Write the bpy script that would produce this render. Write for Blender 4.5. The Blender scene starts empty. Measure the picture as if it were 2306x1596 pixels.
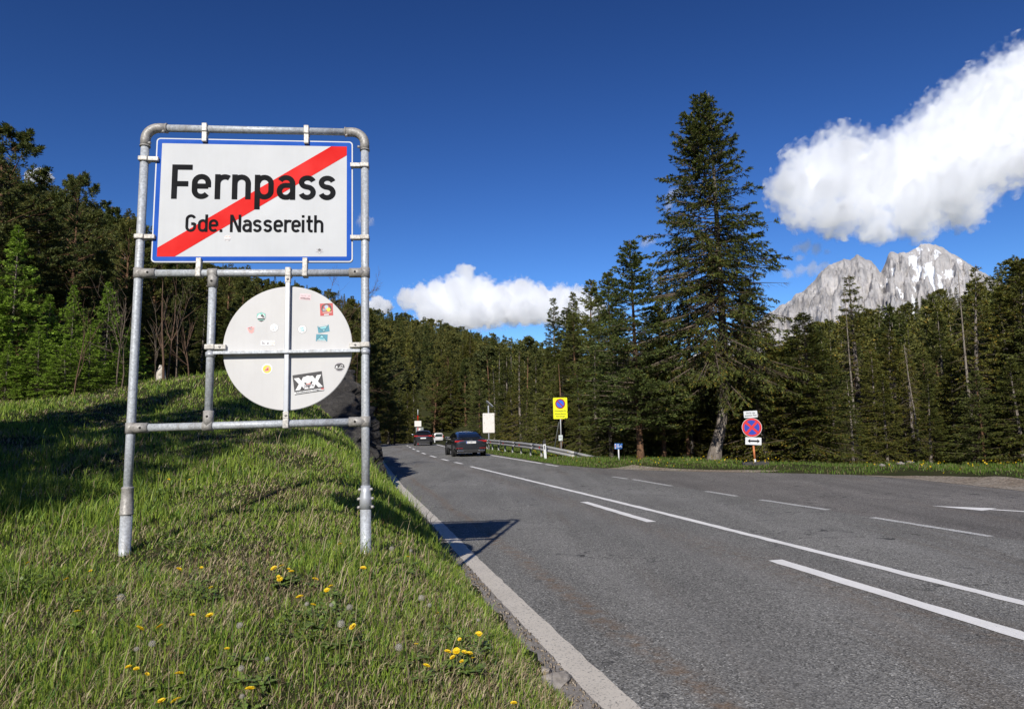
import bpy, bmesh, math, random
import numpy as np
from mathutils import Matrix, Vector

sc = bpy.context.scene
col = sc.collection

# ------------------------------------------------------------------ camera
IW, IH, IF = 2306.0, 1596.0, 1537.0
CAM = np.array([0.0, 0.0, 1.55])
PITCH = math.atan((962 - 798) / IF)
ROLL = math.atan(0.021)
FW = np.array([0, math.cos(PITCH), math.sin(PITCH)])
_u0 = np.array([0, -math.sin(PITCH), math.cos(PITCH)])
_r0 = np.array([1.0, 0, 0])
RT = _r0 * math.cos(ROLL) - _u0 * math.sin(ROLL)
UP = _u0 * math.cos(ROLL) + _r0 * math.sin(ROLL)

cd = bpy.data.cameras.new('camera')
cd.sensor_width = 36.0
cd.lens = 36.0 * IF / IW
cd.clip_start = 0.05
cd.clip_end = 60000.0
cam = bpy.data.objects.new('camera', cd)
col.objects.link(cam)
cam.matrix_world = Matrix(((RT[0], UP[0], -FW[0], CAM[0]), (RT[1], UP[1], -FW[1], CAM[1]),
                           (RT[2], UP[2], -FW[2], CAM[2]), (0, 0, 0, 1)))
sc.camera = cam


def ray(x, y):
    return FW + RT * ((x - IW / 2) / IF) + UP * (-(y - IH / 2) / IF)


def ground(x, y, z=0.0):
    d = ray(x, y)
    return CAM + d * ((z - CAM[2]) / d[2])


def at_y(x, y, Y):
    d = ray(x, y)
    return CAM + d * (Y / d[1])


# ------------------------------------------------------------------ sky, sun, exposure
SUN_EL = math.radians(32.0)
SUN_AZ = math.radians(11.2)          # light travels towards +Y, turned this much towards +X
LDIR = Vector((math.sin(SUN_AZ) * math.cos(SUN_EL), math.cos(SUN_AZ) * math.cos(SUN_EL), -math.sin(SUN_EL)))
w = bpy.data.worlds.new('World')
sc.world = w
w.use_nodes = True
nt = w.node_tree
nt.nodes.clear()
wo = nt.nodes.new('ShaderNodeOutputWorld')
bg = nt.nodes.new('ShaderNodeBackground')
sky = nt.nodes.new('ShaderNodeTexSky')
sky.sky_type = 'NISHITA'
sky.sun_disc = False
sky.sun_elevation = SUN_EL
# the sun stands opposite to the light direction; sun_rotation is clockwise from +Y
sky.sun_rotation = math.radians(180.0) + SUN_AZ
sky.altitude = 1500
sky.air_density = 1.2
sky.dust_density = 0.1
sky.ozone_density = 5.0
hs = nt.nodes.new('ShaderNodeHueSaturation')
hs.inputs['Saturation'].default_value = 1.03
hs.inputs['Hue'].default_value = 0.504
gm = nt.nodes.new('ShaderNodeGamma')
gm.inputs['Gamma'].default_value = 1.62
pre = nt.nodes.new('ShaderNodeVectorMath')
pre.operation = 'SCALE'
pre.inputs['Scale'].default_value = 0.5
nt.links.new(sky.outputs[0], pre.inputs[0])
nt.links.new(pre.outputs[0], gm.inputs[0])
nt.links.new(gm.outputs[0], hs.inputs['Color'])
nt.links.new(hs.outputs[0], bg.inputs[0])
bg.inputs[1].default_value = 0.106
nt.links.new(bg.outputs[0], wo.inputs[0])

sl = bpy.data.lights.new('sun', 'SUN')
sl.energy = 4.9
sl.angle = math.radians(0.53)
sl.color = (1.0, 0.95, 0.87)
sun = bpy.data.objects.new('sun', sl)
col.objects.link(sun)
sun.rotation_euler = LDIR.to_track_quat('-Z', 'Y').to_euler()
sun.location = (-10, -40, 40)

sc.view_settings.view_transform = 'Standard'
sc.view_settings.look = 'None'
sc.view_settings.exposure = 0.05
sc.view_settings.gamma = 1.0
sc.view_settings.use_curve_mapping = False
sc.render.engine = 'CYCLES'
sc.cycles.use_denoising = True
sc.cycles.max_bounces = 8
sc.cycles.diffuse_bounces = 3
sc.cycles.glossy_bounces = 3
sc.cycles.transmission_bounces = 4
sc.cycles.transparent_max_bounces = 8
sc.cycles.use_adaptive_sampling = True
sc.cycles.adaptive_threshold = 0.01


# ------------------------------------------------------------------ materials
def new_mat(name):
    m = bpy.data.materials.new(name)
    m.use_nodes = True
    t = m.node_tree
    return m, t, t.nodes['Principled BSDF']


def N(t, typ, **kw):
    n = t.nodes.new(typ)
    for k, v in kw.items():
        setattr(n, k, v)
    return n


def noise(t, scale, detail=4.0, rough=0.55, vec=None, dim='3D'):
    n = N(t, 'ShaderNodeTexNoise')
    n.noise_dimensions = dim
    n.inputs['Scale'].default_value = scale
    n.inputs['Detail'].default_value = detail
    n.inputs['Roughness'].default_value = rough
    if vec is not None:
        t.links.new(vec, n.inputs['Vector'])
    return n


def ramp(t, src, stops, interp='LINEAR'):
    r = N(t, 'ShaderNodeValToRGB')
    cr = r.color_ramp
    cr.interpolation = interp
    while len(cr.elements) < len(stops):
        cr.elements.new(0.5)
    for e, (p, c) in zip(cr.elements, stops):
        e.position = p
        e.color = (c[0], c[1], c[2], 1) if hasattr(c, '__len__') else (c, c, c, 1)
    t.links.new(src, r.inputs[0])
    return r


def mixc(t, fac, a, b, mode='MIX'):
    m = N(t, 'ShaderNodeMix', data_type='RGBA', blend_type=mode)
    for sock, v in ((m.inputs[0], fac), (m.inputs[6], a), (m.inputs[7], b)):
        if hasattr(v, 'is_output'):
            t.links.new(v, sock)
        elif hasattr(v, '__len__'):
            sock.default_value = (v[0], v[1], v[2], 1)
        else:
            sock.default_value = v
    return m.outputs[2]


def bump(t, p, height, strength=0.3, dist=0.02):
    b = N(t, 'ShaderNodeBump')
    b.inputs['Strength'].default_value = strength
    b.inputs['Distance'].default_value = dist
    t.links.new(height, b.inputs['Height'])
    t.links.new(b.outputs[0], p.inputs['Normal'])
    return b


def geo_pos(t):
    return N(t, 'ShaderNodeNewGeometry').outputs['Position']


def obj_co(t):
    return N(t, 'ShaderNodeTexCoord').outputs['Object']


_plain = {}


def plain(name, rgb, rough=0.5, metal=0.0, var=0.12, scale=8.0, spec=0.5, coat=0.0):
    """a paint, metal or plastic with a little wear in it"""
    if name in _plain:
        return _plain[name]
    m, t, p = new_mat(name)
    co = obj_co(t)
    n = noise(t, scale, 5, 0.6, co)
    lo = tuple(max(0, c * (1 - var)) for c in rgb)
    hi = tuple(min(1, c * (1 + var)) for c in rgb)
    r = ramp(t, n.outputs[0], [(0.3, lo), (0.7, hi)])
    t.links.new(r.outputs[0], p.inputs['Base Color'])
    rr = ramp(t, n.outputs[0], [(0.25, min(1, rough * 1.15)), (0.75, rough * 0.85)])
    t.links.new(rr.outputs[0], p.inputs['Roughness'])
    p.inputs['Metallic'].default_value = metal
    p.inputs['Specular IOR Level'].default_value = spec
    p.inputs['Coat Weight'].default_value = coat
    _plain[name] = m
    return m


# ------------------------------------------------------------------ mesh helpers
def mesh_tri(name, verts, tris, mat, colr=None, smooth=False, matidx=None):
    """fast triangle mesh; mat may be a list"""
    verts = np.asarray(verts, np.float32)
    tris = np.asarray(tris, np.int32)
    me = bpy.data.meshes.new(name)
    me.vertices.add(len(verts))
    me.vertices.foreach_set('co', verts.ravel())
    me.loops.add(tris.size)
    me.loops.foreach_set('vertex_index', tris.ravel())
    k = tris.shape[1]
    me.polygons.add(len(tris))
    me.polygons.foreach_set('loop_start', np.arange(0, tris.size, k, dtype=np.int32))
    me.polygons.foreach_set('loop_total', np.full(len(tris), k, np.int32))
    if smooth:
        me.polygons.foreach_set('use_smooth', np.ones(len(tris), bool))
    for m in (mat if isinstance(mat, (list, tuple)) else [mat]):
        me.materials.append(m)
    if matidx is not None:
        me.polygons.foreach_set('material_index', np.asarray(matidx, np.int32))
    if colr is not None:
        a = me.color_attributes.new('tint', 'FLOAT_COLOR', 'POINT')
        c = np.ones((len(verts), 4), np.float32)
        c[:, :3] = colr
        a.data.foreach_set('color', c.ravel())
    me.update()
    me.validate()
    return me


def ob(name, me, parent=None, label=None, cat=None, group=None, kind=None, loc=None, rot=None, scale=None, mw=None):
    o = bpy.data.objects.new(name, me)
    col.objects.link(o)
    if parent is not None:
        o.parent = parent
    if mw is not None:
        o.matrix_world = mw
    if loc is not None:
        o.location = loc
    if rot is not None:
        o.rotation_euler = rot
    if scale is not None:
        o.scale = scale if hasattr(scale, '__len__') else (scale,) * 3
    if label:
        o['label'] = label
    if cat:
        o['category'] = cat
    if group:
        o['group'] = group
    if kind:
        o['kind'] = kind
    return o


def basis(d):
    d = np.asarray(d, float)
    d = d / (np.linalg.norm(d) + 1e-12)
    h = np.array([0, 0, 1.0]) if abs(d[2]) < 0.9 else np.array([1.0, 0, 0])
    a = np.cross(h, d)
    a /= np.linalg.norm(a)
    return a, np.cross(d, a), d


class MB:
    """collects shapes for ONE part"""

    def __init__(s):
        s.v, s.f, s.mi, s.sm = [], [], [], []

    def add(s, vs, fs, mi=0, smooth=False):
        b = len(s.v)
        s.v += [tuple(map(float, q)) for q in vs]
        for f in fs:
            s.f.append(tuple(b + i for i in f))
            s.mi.append(mi)
            s.sm.append(smooth)
        return s

    def box(s, x0, x1, y0, y1, z0, z1, mi=0):
        vs = [(x, y, z) for z in (z0, z1) for y in (y0, y1) for x in (x0, x1)]
        return s.add(vs, [(0, 2, 3, 1), (4, 5, 7, 6), (0, 1, 5, 4), (2, 6, 7, 3), (0, 4, 6, 2), (1, 3, 7, 5)], mi)

    def bbox(s, x0, x1, y0, y1, z0, z1, b=0.004, mi=0):
        """box with chamfered edges"""
        bm = bmesh.new()
        bmesh.ops.create_cube(bm, size=1)
        for q in bm.verts:
            q.co = Vector(((x0 + x1) / 2 + q.co.x * (x1 - x0), (y0 + y1) / 2 + q.co.y * (y1 - y0), (z0 + z1) / 2 + q.co.z * (z1 - z0)))
        bmesh.ops.bevel(bm, geom=bm.edges[:], offset=b, segments=2, affect='EDGES', profile=0.6)
        bm.verts.index_update()
        vs = [q.co[:] for q in bm.verts]
        fs = [[q.index for q in f.verts] for f in bm.faces]
        bm.free()
        return s.add(vs, fs, mi)

    def tube(s, pts, rad, n=10, cap=True, mi=0):
        pts = [np.asarray(p, float) for p in pts]
        if not hasattr(rad, '__len__'):
            rad = [rad] * len(pts)
        vs, fs = [], []
        a = None
        for i, p in enumerate(pts):
            d = pts[min(i + 1, len(pts) - 1)] - pts[max(i - 1, 0)]
            d = d / (np.linalg.norm(d) + 1e-12)
            if a is None:
                a, b_, _ = basis(d)
            else:
                a = a - d * (a @ d)
                a /= (np.linalg.norm(a) + 1e-12)
            b_ = np.cross(d, a)
            for k in range(n):
                t = 2 * math.pi * k / n
                vs.append(p + rad[i] * (math.cos(t) * a + math.sin(t) * b_))
        for i in range(len(pts) - 1):
            for k in range(n):
                k2 = (k + 1) % n
                fs.append((i * n + k, i * n + k2, (i + 1) * n + k2, (i + 1) * n + k))
        s.add(vs, fs, mi, True)
        if cap:
            m = len(pts) - 1
            b = len(s.v) - len(vs)
            s.f.append(tuple(b + k for k in range(n - 1, -1, -1)))
            s.f.append(tuple(b + m * n + k for k in range(n)))
            s.mi += [mi, mi]
            s.sm += [False, False]
        return s

    def lathe(s, prof, org=(0, 0, 0), axis=(0, 0, 1), n=16, mi=0, smooth=True):
        """prof: list of (r, h) along axis"""
        a, b_, d = basis(axis)
        o = np.asarray(org, float)
        vs, fs = [], []
        for r_, h in prof:
            for k in range(n):
                t = 2 * math.pi * k / n
                vs.append(o + d * h + r_ * (math.cos(t) * a + math.sin(t) * b_))
        for i in range(len(prof) - 1):
            for k in range(n):
                k2 = (k + 1) % n
                fs.append((i * n + k, i * n + k2, (i + 1) * n + k2, (i + 1) * n + k))
        s.add(vs, fs, mi, smooth)
        b = len(s.v) - len(vs)
        m = len(prof) - 1
        if prof[0][0] > 1e-4:
            s.f.append(tuple(b + k for k in range(n - 1, -1, -1))); s.mi.append(mi); s.sm.append(False)
        if prof[-1][0] > 1e-4:
            s.f.append(tuple(b + m * n + k for k in range(n))); s.mi.append(mi); s.sm.append(False)
        return s

    def slab(s, poly, y0, y1, mi=0):
        """polygon in the local XZ plane, extruded from y0 (front) to y1"""
        n = len(poly)
        ar = sum(poly[i][0] * poly[(i + 1) % n][1] - poly[(i + 1) % n][0] * poly[i][1] for i in range(n))
        if ar < 0:
            poly = poly[::-1]
        vs = [(p[0], y0, p[1]) for p in poly] + [(p[0], y1, p[1]) for p in poly]
        fs = [tuple(range(n)), tuple(range(2 * n - 1, n - 1, -1))]
        fs += [(i + n, (i + 1) % n + n, (i + 1) % n, i) for i in range(n)]
        return s.add(vs, fs, mi)

    def ribbon(s, pts, wd, y, mi=0, closed=False):
        """flat stroke of width wd along pts in the XZ plane at depth y"""
        pts = [np.asarray(p, float) for p in pts]
        n = len(pts)
        L, R = [], []
        for i, p in enumerate(pts):
            if closed:
                d0 = p - pts[i - 1]; d1 = pts[(i + 1) % n] - p
            else:
                d0 = p - pts[max(i - 1, 0)]; d1 = pts[min(i + 1, n - 1)] - p
                if i == 0: d0 = d1
                if i == n - 1: d1 = d0
            d0 = d0 / (np.linalg.norm(d0) + 1e-12); d1 = d1 / (np.linalg.norm(d1) + 1e-12)
            t = d0 + d1
            t = t / (np.linalg.norm(t) + 1e-12)
            nn = np.array([-t[1], t[0]])
            k = 1 / max(0.5, nn @ np.array([-d0[1], d0[0]]))
            L.append(p + nn * wd / 2 * k); R.append(p - nn * wd / 2 * k)
        vs = [(q[0], y, q[1]) for q in L] + [(q[0], y, q[1]) for q in R]
        m = n if closed else n - 1
        fs = [(n + i, n + (i + 1) % n, (i + 1) % n, i) for i in range(m)]
        return s.add(vs, fs, mi)

    def mesh(s, name, mats):
        me = bpy.data.meshes.new(name)
        me.from_pydata(s.v, [], s.f)
        for m in (mats if isinstance(mats, (list, tuple)) else [mats]):
            me.materials.append(m)
        me.polygons.foreach_set('material_index', s.mi)
        me.polygons.foreach_set('use_smooth', s.sm)
        me.update()
        return me

    def part(s, name, mats, parent=None, **kw):
        return ob(name, s.mesh(name, mats), parent, **kw)


def empty(name, loc=(0, 0, 0), rotz=0.0, label=None, cat=None, group=None, mw=None):
    e = ob(name, None, label=label, cat=cat, group=group)
    e.empty_display_size = 0.2
    if mw is not None:
        e.matrix_world = mw
    else:
        e.location = loc
        e.rotation_euler = (0, 0, rotz)
    return e


def rrect(x0, x1, z0, z1, r, n=5):
    out = []
    for cx, cz, a0 in ((x1 - r, z1 - r, 0), (x0 + r, z1 - r, 90), (x0 + r, z0 + r, 180), (x1 - r, z0 + r, 270)):
        for k in range(n + 1):
            a = math.radians(a0 + 90 * k / n)
            out.append((cx + r * math.cos(a), cz + r * math.sin(a)))
    return out


def circ(cx, cz, r, n=32):
    return [(cx + r * math.cos(2 * math.pi * k / n), cz + r * math.sin(2 * math.pi * k / n)) for k in range(n)]


def text_part(name, body, size, mat, parent, x, y, z, width=None, rot=0.0, depth=0.0):
    """small lettering from the built-in font, as a mesh, standing in the local XZ plane"""
    cu = bpy.data.curves.new(name, 'FONT')
    cu.body = body
    cu.size = size
    cu.align_x = 'CENTER'
    cu.align_y = 'CENTER'
    cu.space_line = 0.95
    cu.resolution_u = 2
    cu.offset = size * 0.012
    tmp = bpy.data.objects.new('tmp_text', cu)
    col.objects.link(tmp)
    dg = bpy.context.evaluated_depsgraph_get()
    dg.update()
    me = bpy.data.meshes.new_from_object(tmp.evaluated_get(dg))
    bpy.data.objects.remove(tmp)
    bpy.data.curves.remove(cu)
    me.name = name
    me.materials.clear()
    me.materials.append(mat)
    co = np.zeros(len(me.vertices) * 3)
    me.vertices.foreach_get('co', co)
    co = co.reshape(-1, 3)
    sx = 1.0
    if width:
        sx = width / (co[:, 0].max() - co[:, 0].min())
    mid = (co.max(0) + co.min(0)) / 2
    X = (co[:, 0] - mid[0]) * sx
    Z = co[:, 1] - mid[1]
    c, s_ = math.cos(rot), math.sin(rot)
    new = np.stack([x + X * c - Z * s_, np.full(len(X), y), z + X * s_ + Z * c], 1)
    me.vertices.foreach_set('co', new.ravel())
    me.update()
    return ob(name, me, parent) if parent is not None else me


# ------------------------------------------------------------------ value noise in numpy
def vnoise(x, y, seed=0):
    x = np.asarray(x, float); y = np.asarray(y, float)
    xi = np.floor(x).astype(np.int64); yi = np.floor(y).astype(np.int64)
    fx = x - xi; fy = y - yi
    fx = fx * fx * (3 - 2 * fx); fy = fy * fy * (3 - 2 * fy)

    def h(a, b):
        n = (a * 374761393 + b * 668265263 + seed * 2147483647) & 0xffffffff
        n = ((n ^ (n >> 13)) * 1274126177) & 0xffffffff
        return ((n ^ (n >> 16)) & 0xffff) / 65535.0
    return (h(xi, yi) * (1 - fx) + h(xi + 1, yi) * fx) * (1 - fy) + (h(xi, yi + 1) * (1 - fx) + h(xi + 1, yi + 1) * fx) * fy


def fbm(x, y, oct=4, seed=0, lac=2.03, gain=0.5):
    a, s, n = 1.0, 0.0, 0.0
    for k in range(oct):
        s = s + a * vnoise(x * lac ** k, y * lac ** k, seed + k * 17)
        n += a
        a *= gain
    return s / n - 0.5


def sstep(a, b, x):
    t = np.clip((x - a) / (b - a), 0, 1)
    return t * t * (3 - 2 * t)
# ------------------------------------------------------------------ the place: road lines as x over y
_ly = [-60, -10, 0, 3.94, 5.19, 7.66, 11.4, 19.05, 33.7, 60, 72, 80, 100, 125, 160]
_lx = [16.8, 4.1, 1.56, .56, .24, -.38, -1.28, -3.17, -6.47, -12.2, -14.8, -16.6, -21, -27, -40]
_ry = [-60, -10, 0, 9.17, 11.12, 13.96, 17.57, 20.99, 27.2, 29.8, 41.3, 60, 79, 100, 125, 160]
_rx = [24.2, 11.2, 8.6, 6.22, 5.7, 4.91, 3.95, 2.98, 1.69, 1.09, -1.8, -6.0, -9.6, -12.6, -15.8, -24]
_by = [-60, -10, 5, 10, 14.6, 18, 19.6, 20.6, 21.6, 23.1, 25, 27.5, 29.8, 41.3, 60, 79, 100, 125, 160]
_bx = [34, 18, 13.6, 12.0, 10.9, 10.5, 9.9, 8.9, 7.2, 5.06, 3.3, 2.0, 1.35, -1.45, -5.6, -9.2, -12.1, -15.2, -23]


def edge_x(y): return np.interp(y, _ly, _lx)
def right_x(y): return np.interp(y, _ry, _rx)
def border_x(y): return np.interp(y, _by, _bx)
def road_z(y): return -np.maximum(0, np.asarray(y, float) - 70) * 0.0177


def left_x(y):
    """left border of the asphalt: just outside the painted line, then a lay-by past the rock"""
    y = np.asarray(y, float)
    return edge_x(y) - 0.25 - 14 * sstep(62, 84, y)


BY = [-60, -5, 0, 2.2, 3.2, 4.2, 5.2, 6.5, 8, 10, 12, 14, 17, 20, 26, 34, 50, 80]
BB = [.0, .0, .02, .18, .42, .6, .72, .86, 1.05, 1.35, 1.65, 1.95, 2.35, 2.75, 3.1, 3.3, 3.0, 1.5]
_lt = [-6, -1.2, -.75, -.555, -.444, -.32, -.197, -.1, .03, .1, .25, .42, 6]
_le = [.32, .31, .29, .255, .215, .175, .15, .128, .094, .068, .03, .0, 0]
_rt = [-6, .28, .36, .447, .617, .75, 1.0, 1.5, 6]
_re = [0, 0, .025, .07, .125, .155, .2, .22, .2]


def terrain(x, y):
    x = np.asarray(x, float); y = np.asarray(y, float)
    s = (left_x(y) - x) * 0.97              # metres to the left of the asphalt
    b = (x - border_x(y)) * 0.9             # metres to the right of it
    B = np.interp(y, BY, BB)
    sc_ = 0.42 + 0.42 * B
    rp = 1 - np.exp(-(np.maximum(s, 0) / sc_) ** 1.35)
    bank = B * rp + 0.035 * np.maximum(s - 3, 0) * sstep(2, 8, y) + 0.12 * np.maximum(s - 14, 0) * sstep(-40, 10, y) * (1 - sstep(60, 110, y)) * np.exp(-np.maximum(s - 14, 0) / 60)
    bump_ = fbm(x * .55, y * .55, 3, 5) * .35 * sstep(.6, 3, s) * sstep(3, 9, y) + fbm(x * 1.9, y * 1.9, 3, 9) * 0.12 * sstep(.15, 1.2, s)
    mound = 0.55 * np.exp(-(((x + 8.0) / 2.6) ** 2 + ((y - 18.5) / 2.4) ** 2))
    verge = np.where(b > 0, .16 * sstep(0.1, 1.6, b) - 1.3 * sstep(4.5, 13, b) * (1 - sstep(60, 110, y)) + fbm(x * 1.3, y * 1.3, 3, 3) * .18 * sstep(.3, 1.5, b), 0)
    rho = np.hypot(x, y)
    t = np.where(y > 0.5, x / np.maximum(y, .5), np.sign(x) * 6)
    t = np.clip(t, -6, 6)
    hl = np.interp(t, _lt, _le) * 400 * np.clip((rho - 45) / 355, 0, 1.25) ** 1.15
    hr = np.interp(t, _rt, _re) * 190 * np.clip((rho - 45) / 145, 0, 1.3) ** 1.1
    onroad = np.where((s <= 0) & (b <= 0), 1.0, 0.0)
    off = np.maximum(np.maximum(s, b), (y - 135) * .8)
    hill = (hl + hr) * sstep(0.0, 26, off) * sstep(28, 75, rho)
    far = sstep(40, 140, rho)
    nz = fbm(x * .03, y * .03, 4, 21) * 14 * far * sstep(4, 30, off)
    z = road_z(y) * sstep(-400, -2, -np.abs(off)) + np.where(s > 0, bank + bump_ + mound * sstep(.5, 2, s), 0) + verge + hill + nz
    return z - 0.035 * onroad


def tz(x, y):
    return float(terrain(np.array([x]), np.array([y]))[0])


def knots(fine0, fine1, st, lo, hi, g=1.22):
    k = list(np.arange(fine0, fine1 + 1e-6, st))
    d = st
    a = k[-1]
    while a < hi:
        d *= g
        a += d
        k.append(a)
    d = st
    a = k[0]
    while a > lo:
        d *= g
        a -= d
        k.insert(0, a)
    return np.array(k)


# ground material: thatch, soil and green on the banks, brown forest floor further off
m_ground, t, p = new_mat('ground_soil')
P = geo_pos(t)
n1 = noise(t, 1.6, 6, .62, P)
n2 = noise(t, 22, 5, .7, P)
n3 = noise(t, 130, 3, .7, P)
c1 = ramp(t, n1.outputs[0], [(.30, (.050, .046, .022)), (.46, (.040, .052, .015)), (.62, (.030, .052, .011))])
c2 = ramp(t, n2.outputs[0], [(.3, (.014, .013, .006)), (.55, (.05, .042, .022)), (.75, (.14, .11, .065))])
cc = mixc(t, .5, c1.outputs[0], c2.outputs[0])
c3 = ramp(t, n3.outputs[0], [(.3, .55), (.7, 1.35)])
cc = mixc(t, 1.0, cc, c3.outputs[0], 'MULTIPLY')
t.links.new(cc, p.inputs['Base Color'])
p.inputs['Roughness'].default_value = .95
p.inputs['Specular IOR Level'].default_value = .1
bump(t, p, n2.outputs[0], .9, .03)

gx = knots(-14, 16, .25, -1800, 1800)
gy = knots(1.0, 34, .25, -400, 2600)
X, Y = np.meshgrid(gx, gy)
Z = terrain(X, Y)
nx, ny = len(gx), len(gy)
V = np.stack([X.ravel(), Y.ravel(), Z.ravel()], 1)
i = np.arange(nx - 1)[None, :] + nx * np.arange(ny - 1)[:, None]
F = np.stack([i, i + 1, i + nx + 1, i + nx], -1).reshape(-1, 4)
ob('ground', mesh_tri('ground', V, F, m_ground, smooth=True), kind='structure')

# ------------------------------------------------------------------ asphalt
def mapr(t, v_, a, b):
    m = N(t, 'ShaderNodeMapRange')
    m.inputs['From Min'].default_value = a
    m.inputs['From Max'].default_value = b
    t.links.new(v_, m.inputs['Value'])
    return m.outputs[0]


def asphalt(name, base, dark, tone, rust):
    m, t, p = new_mat(name)
    P = geo_pos(t)
    v = N(t, 'ShaderNodeTexVoronoi')
    v.inputs['Scale'].default_value = 85
    t.links.new(P, v.inputs['Vector'])
    st = ramp(t, v.outputs['Color'], [(.05, base * .3), (.45, base), (.8, base * 1.6), (1.0, base * 3.2)])
    big = noise(t, .35, 5, .6, P)
    bigr = ramp(t, big.outputs[0], [(.3, .82), (.7, 1.16)])
    c = mixc(t, 1.0, st.outputs[0], bigr.outputs[0], 'MULTIPLY')
    c = mixc(t, 1.0, c, tone, 'MULTIPLY')
    # streaks that run along the lane
    mp = N(t, 'ShaderNodeMapping')
    mp.inputs['Rotation'].default_value = (0, 0, math.radians(-13))
    mp.inputs['Scale'].default_value = (1.3, .09, 1)
    t.links.new(P, mp.inputs[0])
    ln = noise(t, 1.1, 5, .6, mp.outputs[0])
    lr = ramp(t, ln.outputs[0], [(.35, .86), (.65, 1.12)])
    c = mixc(t, 1.0, c, lr.outputs[0], 'MULTIPLY')
    # dusty brown stains
    dn = noise(t, .9, 6, .68, mp.outputs[0])
    dr = ramp(t, dn.outputs[0], [(.56, 0), (.74, rust)])
    c = mixc(t, dr.outputs[0], c, (.17, .125, .085))
    # brown dust blown along the painted edge, paler wheel tracks
    sx = N(t, 'ShaderNodeSeparateXYZ')
    t.links.new(P, sx.inputs[0])
    off = N(t, 'ShaderNodeMath', operation='MULTIPLY_ADD')
    t.links.new(sx.outputs['Y'], off.inputs[0]); off.inputs[1].default_value = .243
    t.links.new(sx.outputs['X'], off.inputs[2])
    wn_ = noise(t, .5, 3, .5, P)
    of2 = N(t, 'ShaderNodeMath', operation='MULTIPLY_ADD')
    t.links.new(wn_.outputs[0], of2.inputs[0]); of2.inputs[1].default_value = .35
    t.links.new(off.outputs[0], of2.inputs[2])
    q_ = 1.46 + .17
    def band(c_, w__):
        r_ = ramp(t, mapr(t, of2.outputs[0], q_ - 1, q_ + 9), [((c_ - w__ + 1) / 10, 0), ((c_ + 1) / 10, 1), ((c_ + w__ + 1) / 10, 0)])
        return r_.outputs[0]
    rn_ = noise(t, 7, 5, .7, P)
    rr_ = ramp(t, rn_.outputs[0], [(.42, 0), (.62, 1)])
    for c_, w__, k_ in ((.62, .16, .75), (3.15, .5, .30)):
        mk = mixc(t, 1.0, band(c_, w__), rr_.outputs[0], 'MULTIPLY')
        mk = mixc(t, 1.0, mk, (k_, k_, k_), 'MULTIPLY')
        c = mixc(t, mk, c, (.20, .125, .07))
    for c_, w__, k_ in ((1.25, .45, .16), (2.75, .45, .16), (5.3, .5, .14)):
        mk = mixc(t, 1.0, band(c_, w__), (k_, k_, k_), 'MULTIPLY')
        c = mixc(t, mk, c, (.30, .29, .275))
    # hairline cracks
    vc = N(t, 'ShaderNodeTexVoronoi', feature='DISTANCE_TO_EDGE')
    vc.inputs['Scale'].default_value = .55
    wv2 = N(t, 'ShaderNodeVectorMath', operation='ADD')
    t.links.new(P, wv2.inputs[0])
    nv_ = noise(t, 1.7, 4, .6, P)
    t.links.new(nv_.outputs['Color'], wv2.inputs[1])
    t.links.new(wv2.outputs[0], vc.inputs['Vector'])
    cr_ = ramp(t, vc.outputs['Distance'], [(.0, 1), (.009, 0)])
    cm_ = ramp(t, big.outputs[0], [(.47, 0), (.56, .7)])
    c = mixc(t, mixc(t, 1.0, cr_.outputs[0], cm_.outputs[0], 'MULTIPLY'), c, (.03, .03, .03))
    # oil spots and tyre scuffs
    sp = noise(t, 4.2, 2, .5, mp.outputs[0] if False else P)
    sm = noise(t, .33, 2, .5, P)
    sr = ramp(t, sp.outputs[0], [(.63, 0), (.68, 1)])
    smr = ramp(t, sm.outputs[0], [(.50, 0), (.62, dark)])
    c = mixc(t, mixc(t, 1.0, sr.outputs[0], smr.outputs[0], 'MULTIPLY'), c, (.018, .018, .02))
    t.links.new(c, p.inputs['Base Color'])
    p.inputs['Roughness'].default_value = .82
    p.inputs['Specular IOR Level'].default_value = .2
    bump(t, p, v.outputs['Distance'], .55, .012)
    return m


m_road = asphalt('road_asphalt', .180, .75, (1.03, 1.0, .925), .42)
m_lot = asphalt('lot_asphalt', .160, .8, (1.06, .99, .91), .35)


def strip(name, fl, fr, ys, zoff, mat, nx_=10):
    vs, fs = [], []
    for y_ in ys:
        a, b_ = float(fl(y_)), float(fr(y_))
        for k in range(nx_ + 1):
            x_ = a + (b_ - a) * k / nx_
            vs.append((x_, y_, float(road_z(y_)) + zoff))
    for j in range(len(ys) - 1):
        for k in range(nx_):
            q = j * (nx_ + 1) + k
            fs.append((q, q + 1, q + nx_ + 2, q + nx_ + 1))
    return mesh_tri(name, vs, fs, mat)


ys = np.concatenate([np.arange(-60, 0, 6), np.arange(0, 36, .4), np.arange(36, 160, 2)])
wob = lambda y_: left_x(y_) + float(fbm(np.array([y_ * 2.1]), np.array([.3]), 3, 4)[0]) * .10
ob('road', strip('road', wob, lambda y_: right_x(y_) + .02, ys, .0, m_road, 12), kind='structure')
ysl = np.concatenate([np.arange(-60, 0, 6), np.arange(0, 30, .4), np.arange(30, 160, 2)])
wob2 = lambda y_: border_x(y_) + float(fbm(np.array([y_ * 1.3]), np.array([3.3]), 3, 8)[0]) * .35
ob('parking_lot', strip('parking_lot', lambda y_: right_x(y_) + .02, wob2, ysl, .0, m_lot, 10), kind='structure')

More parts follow.
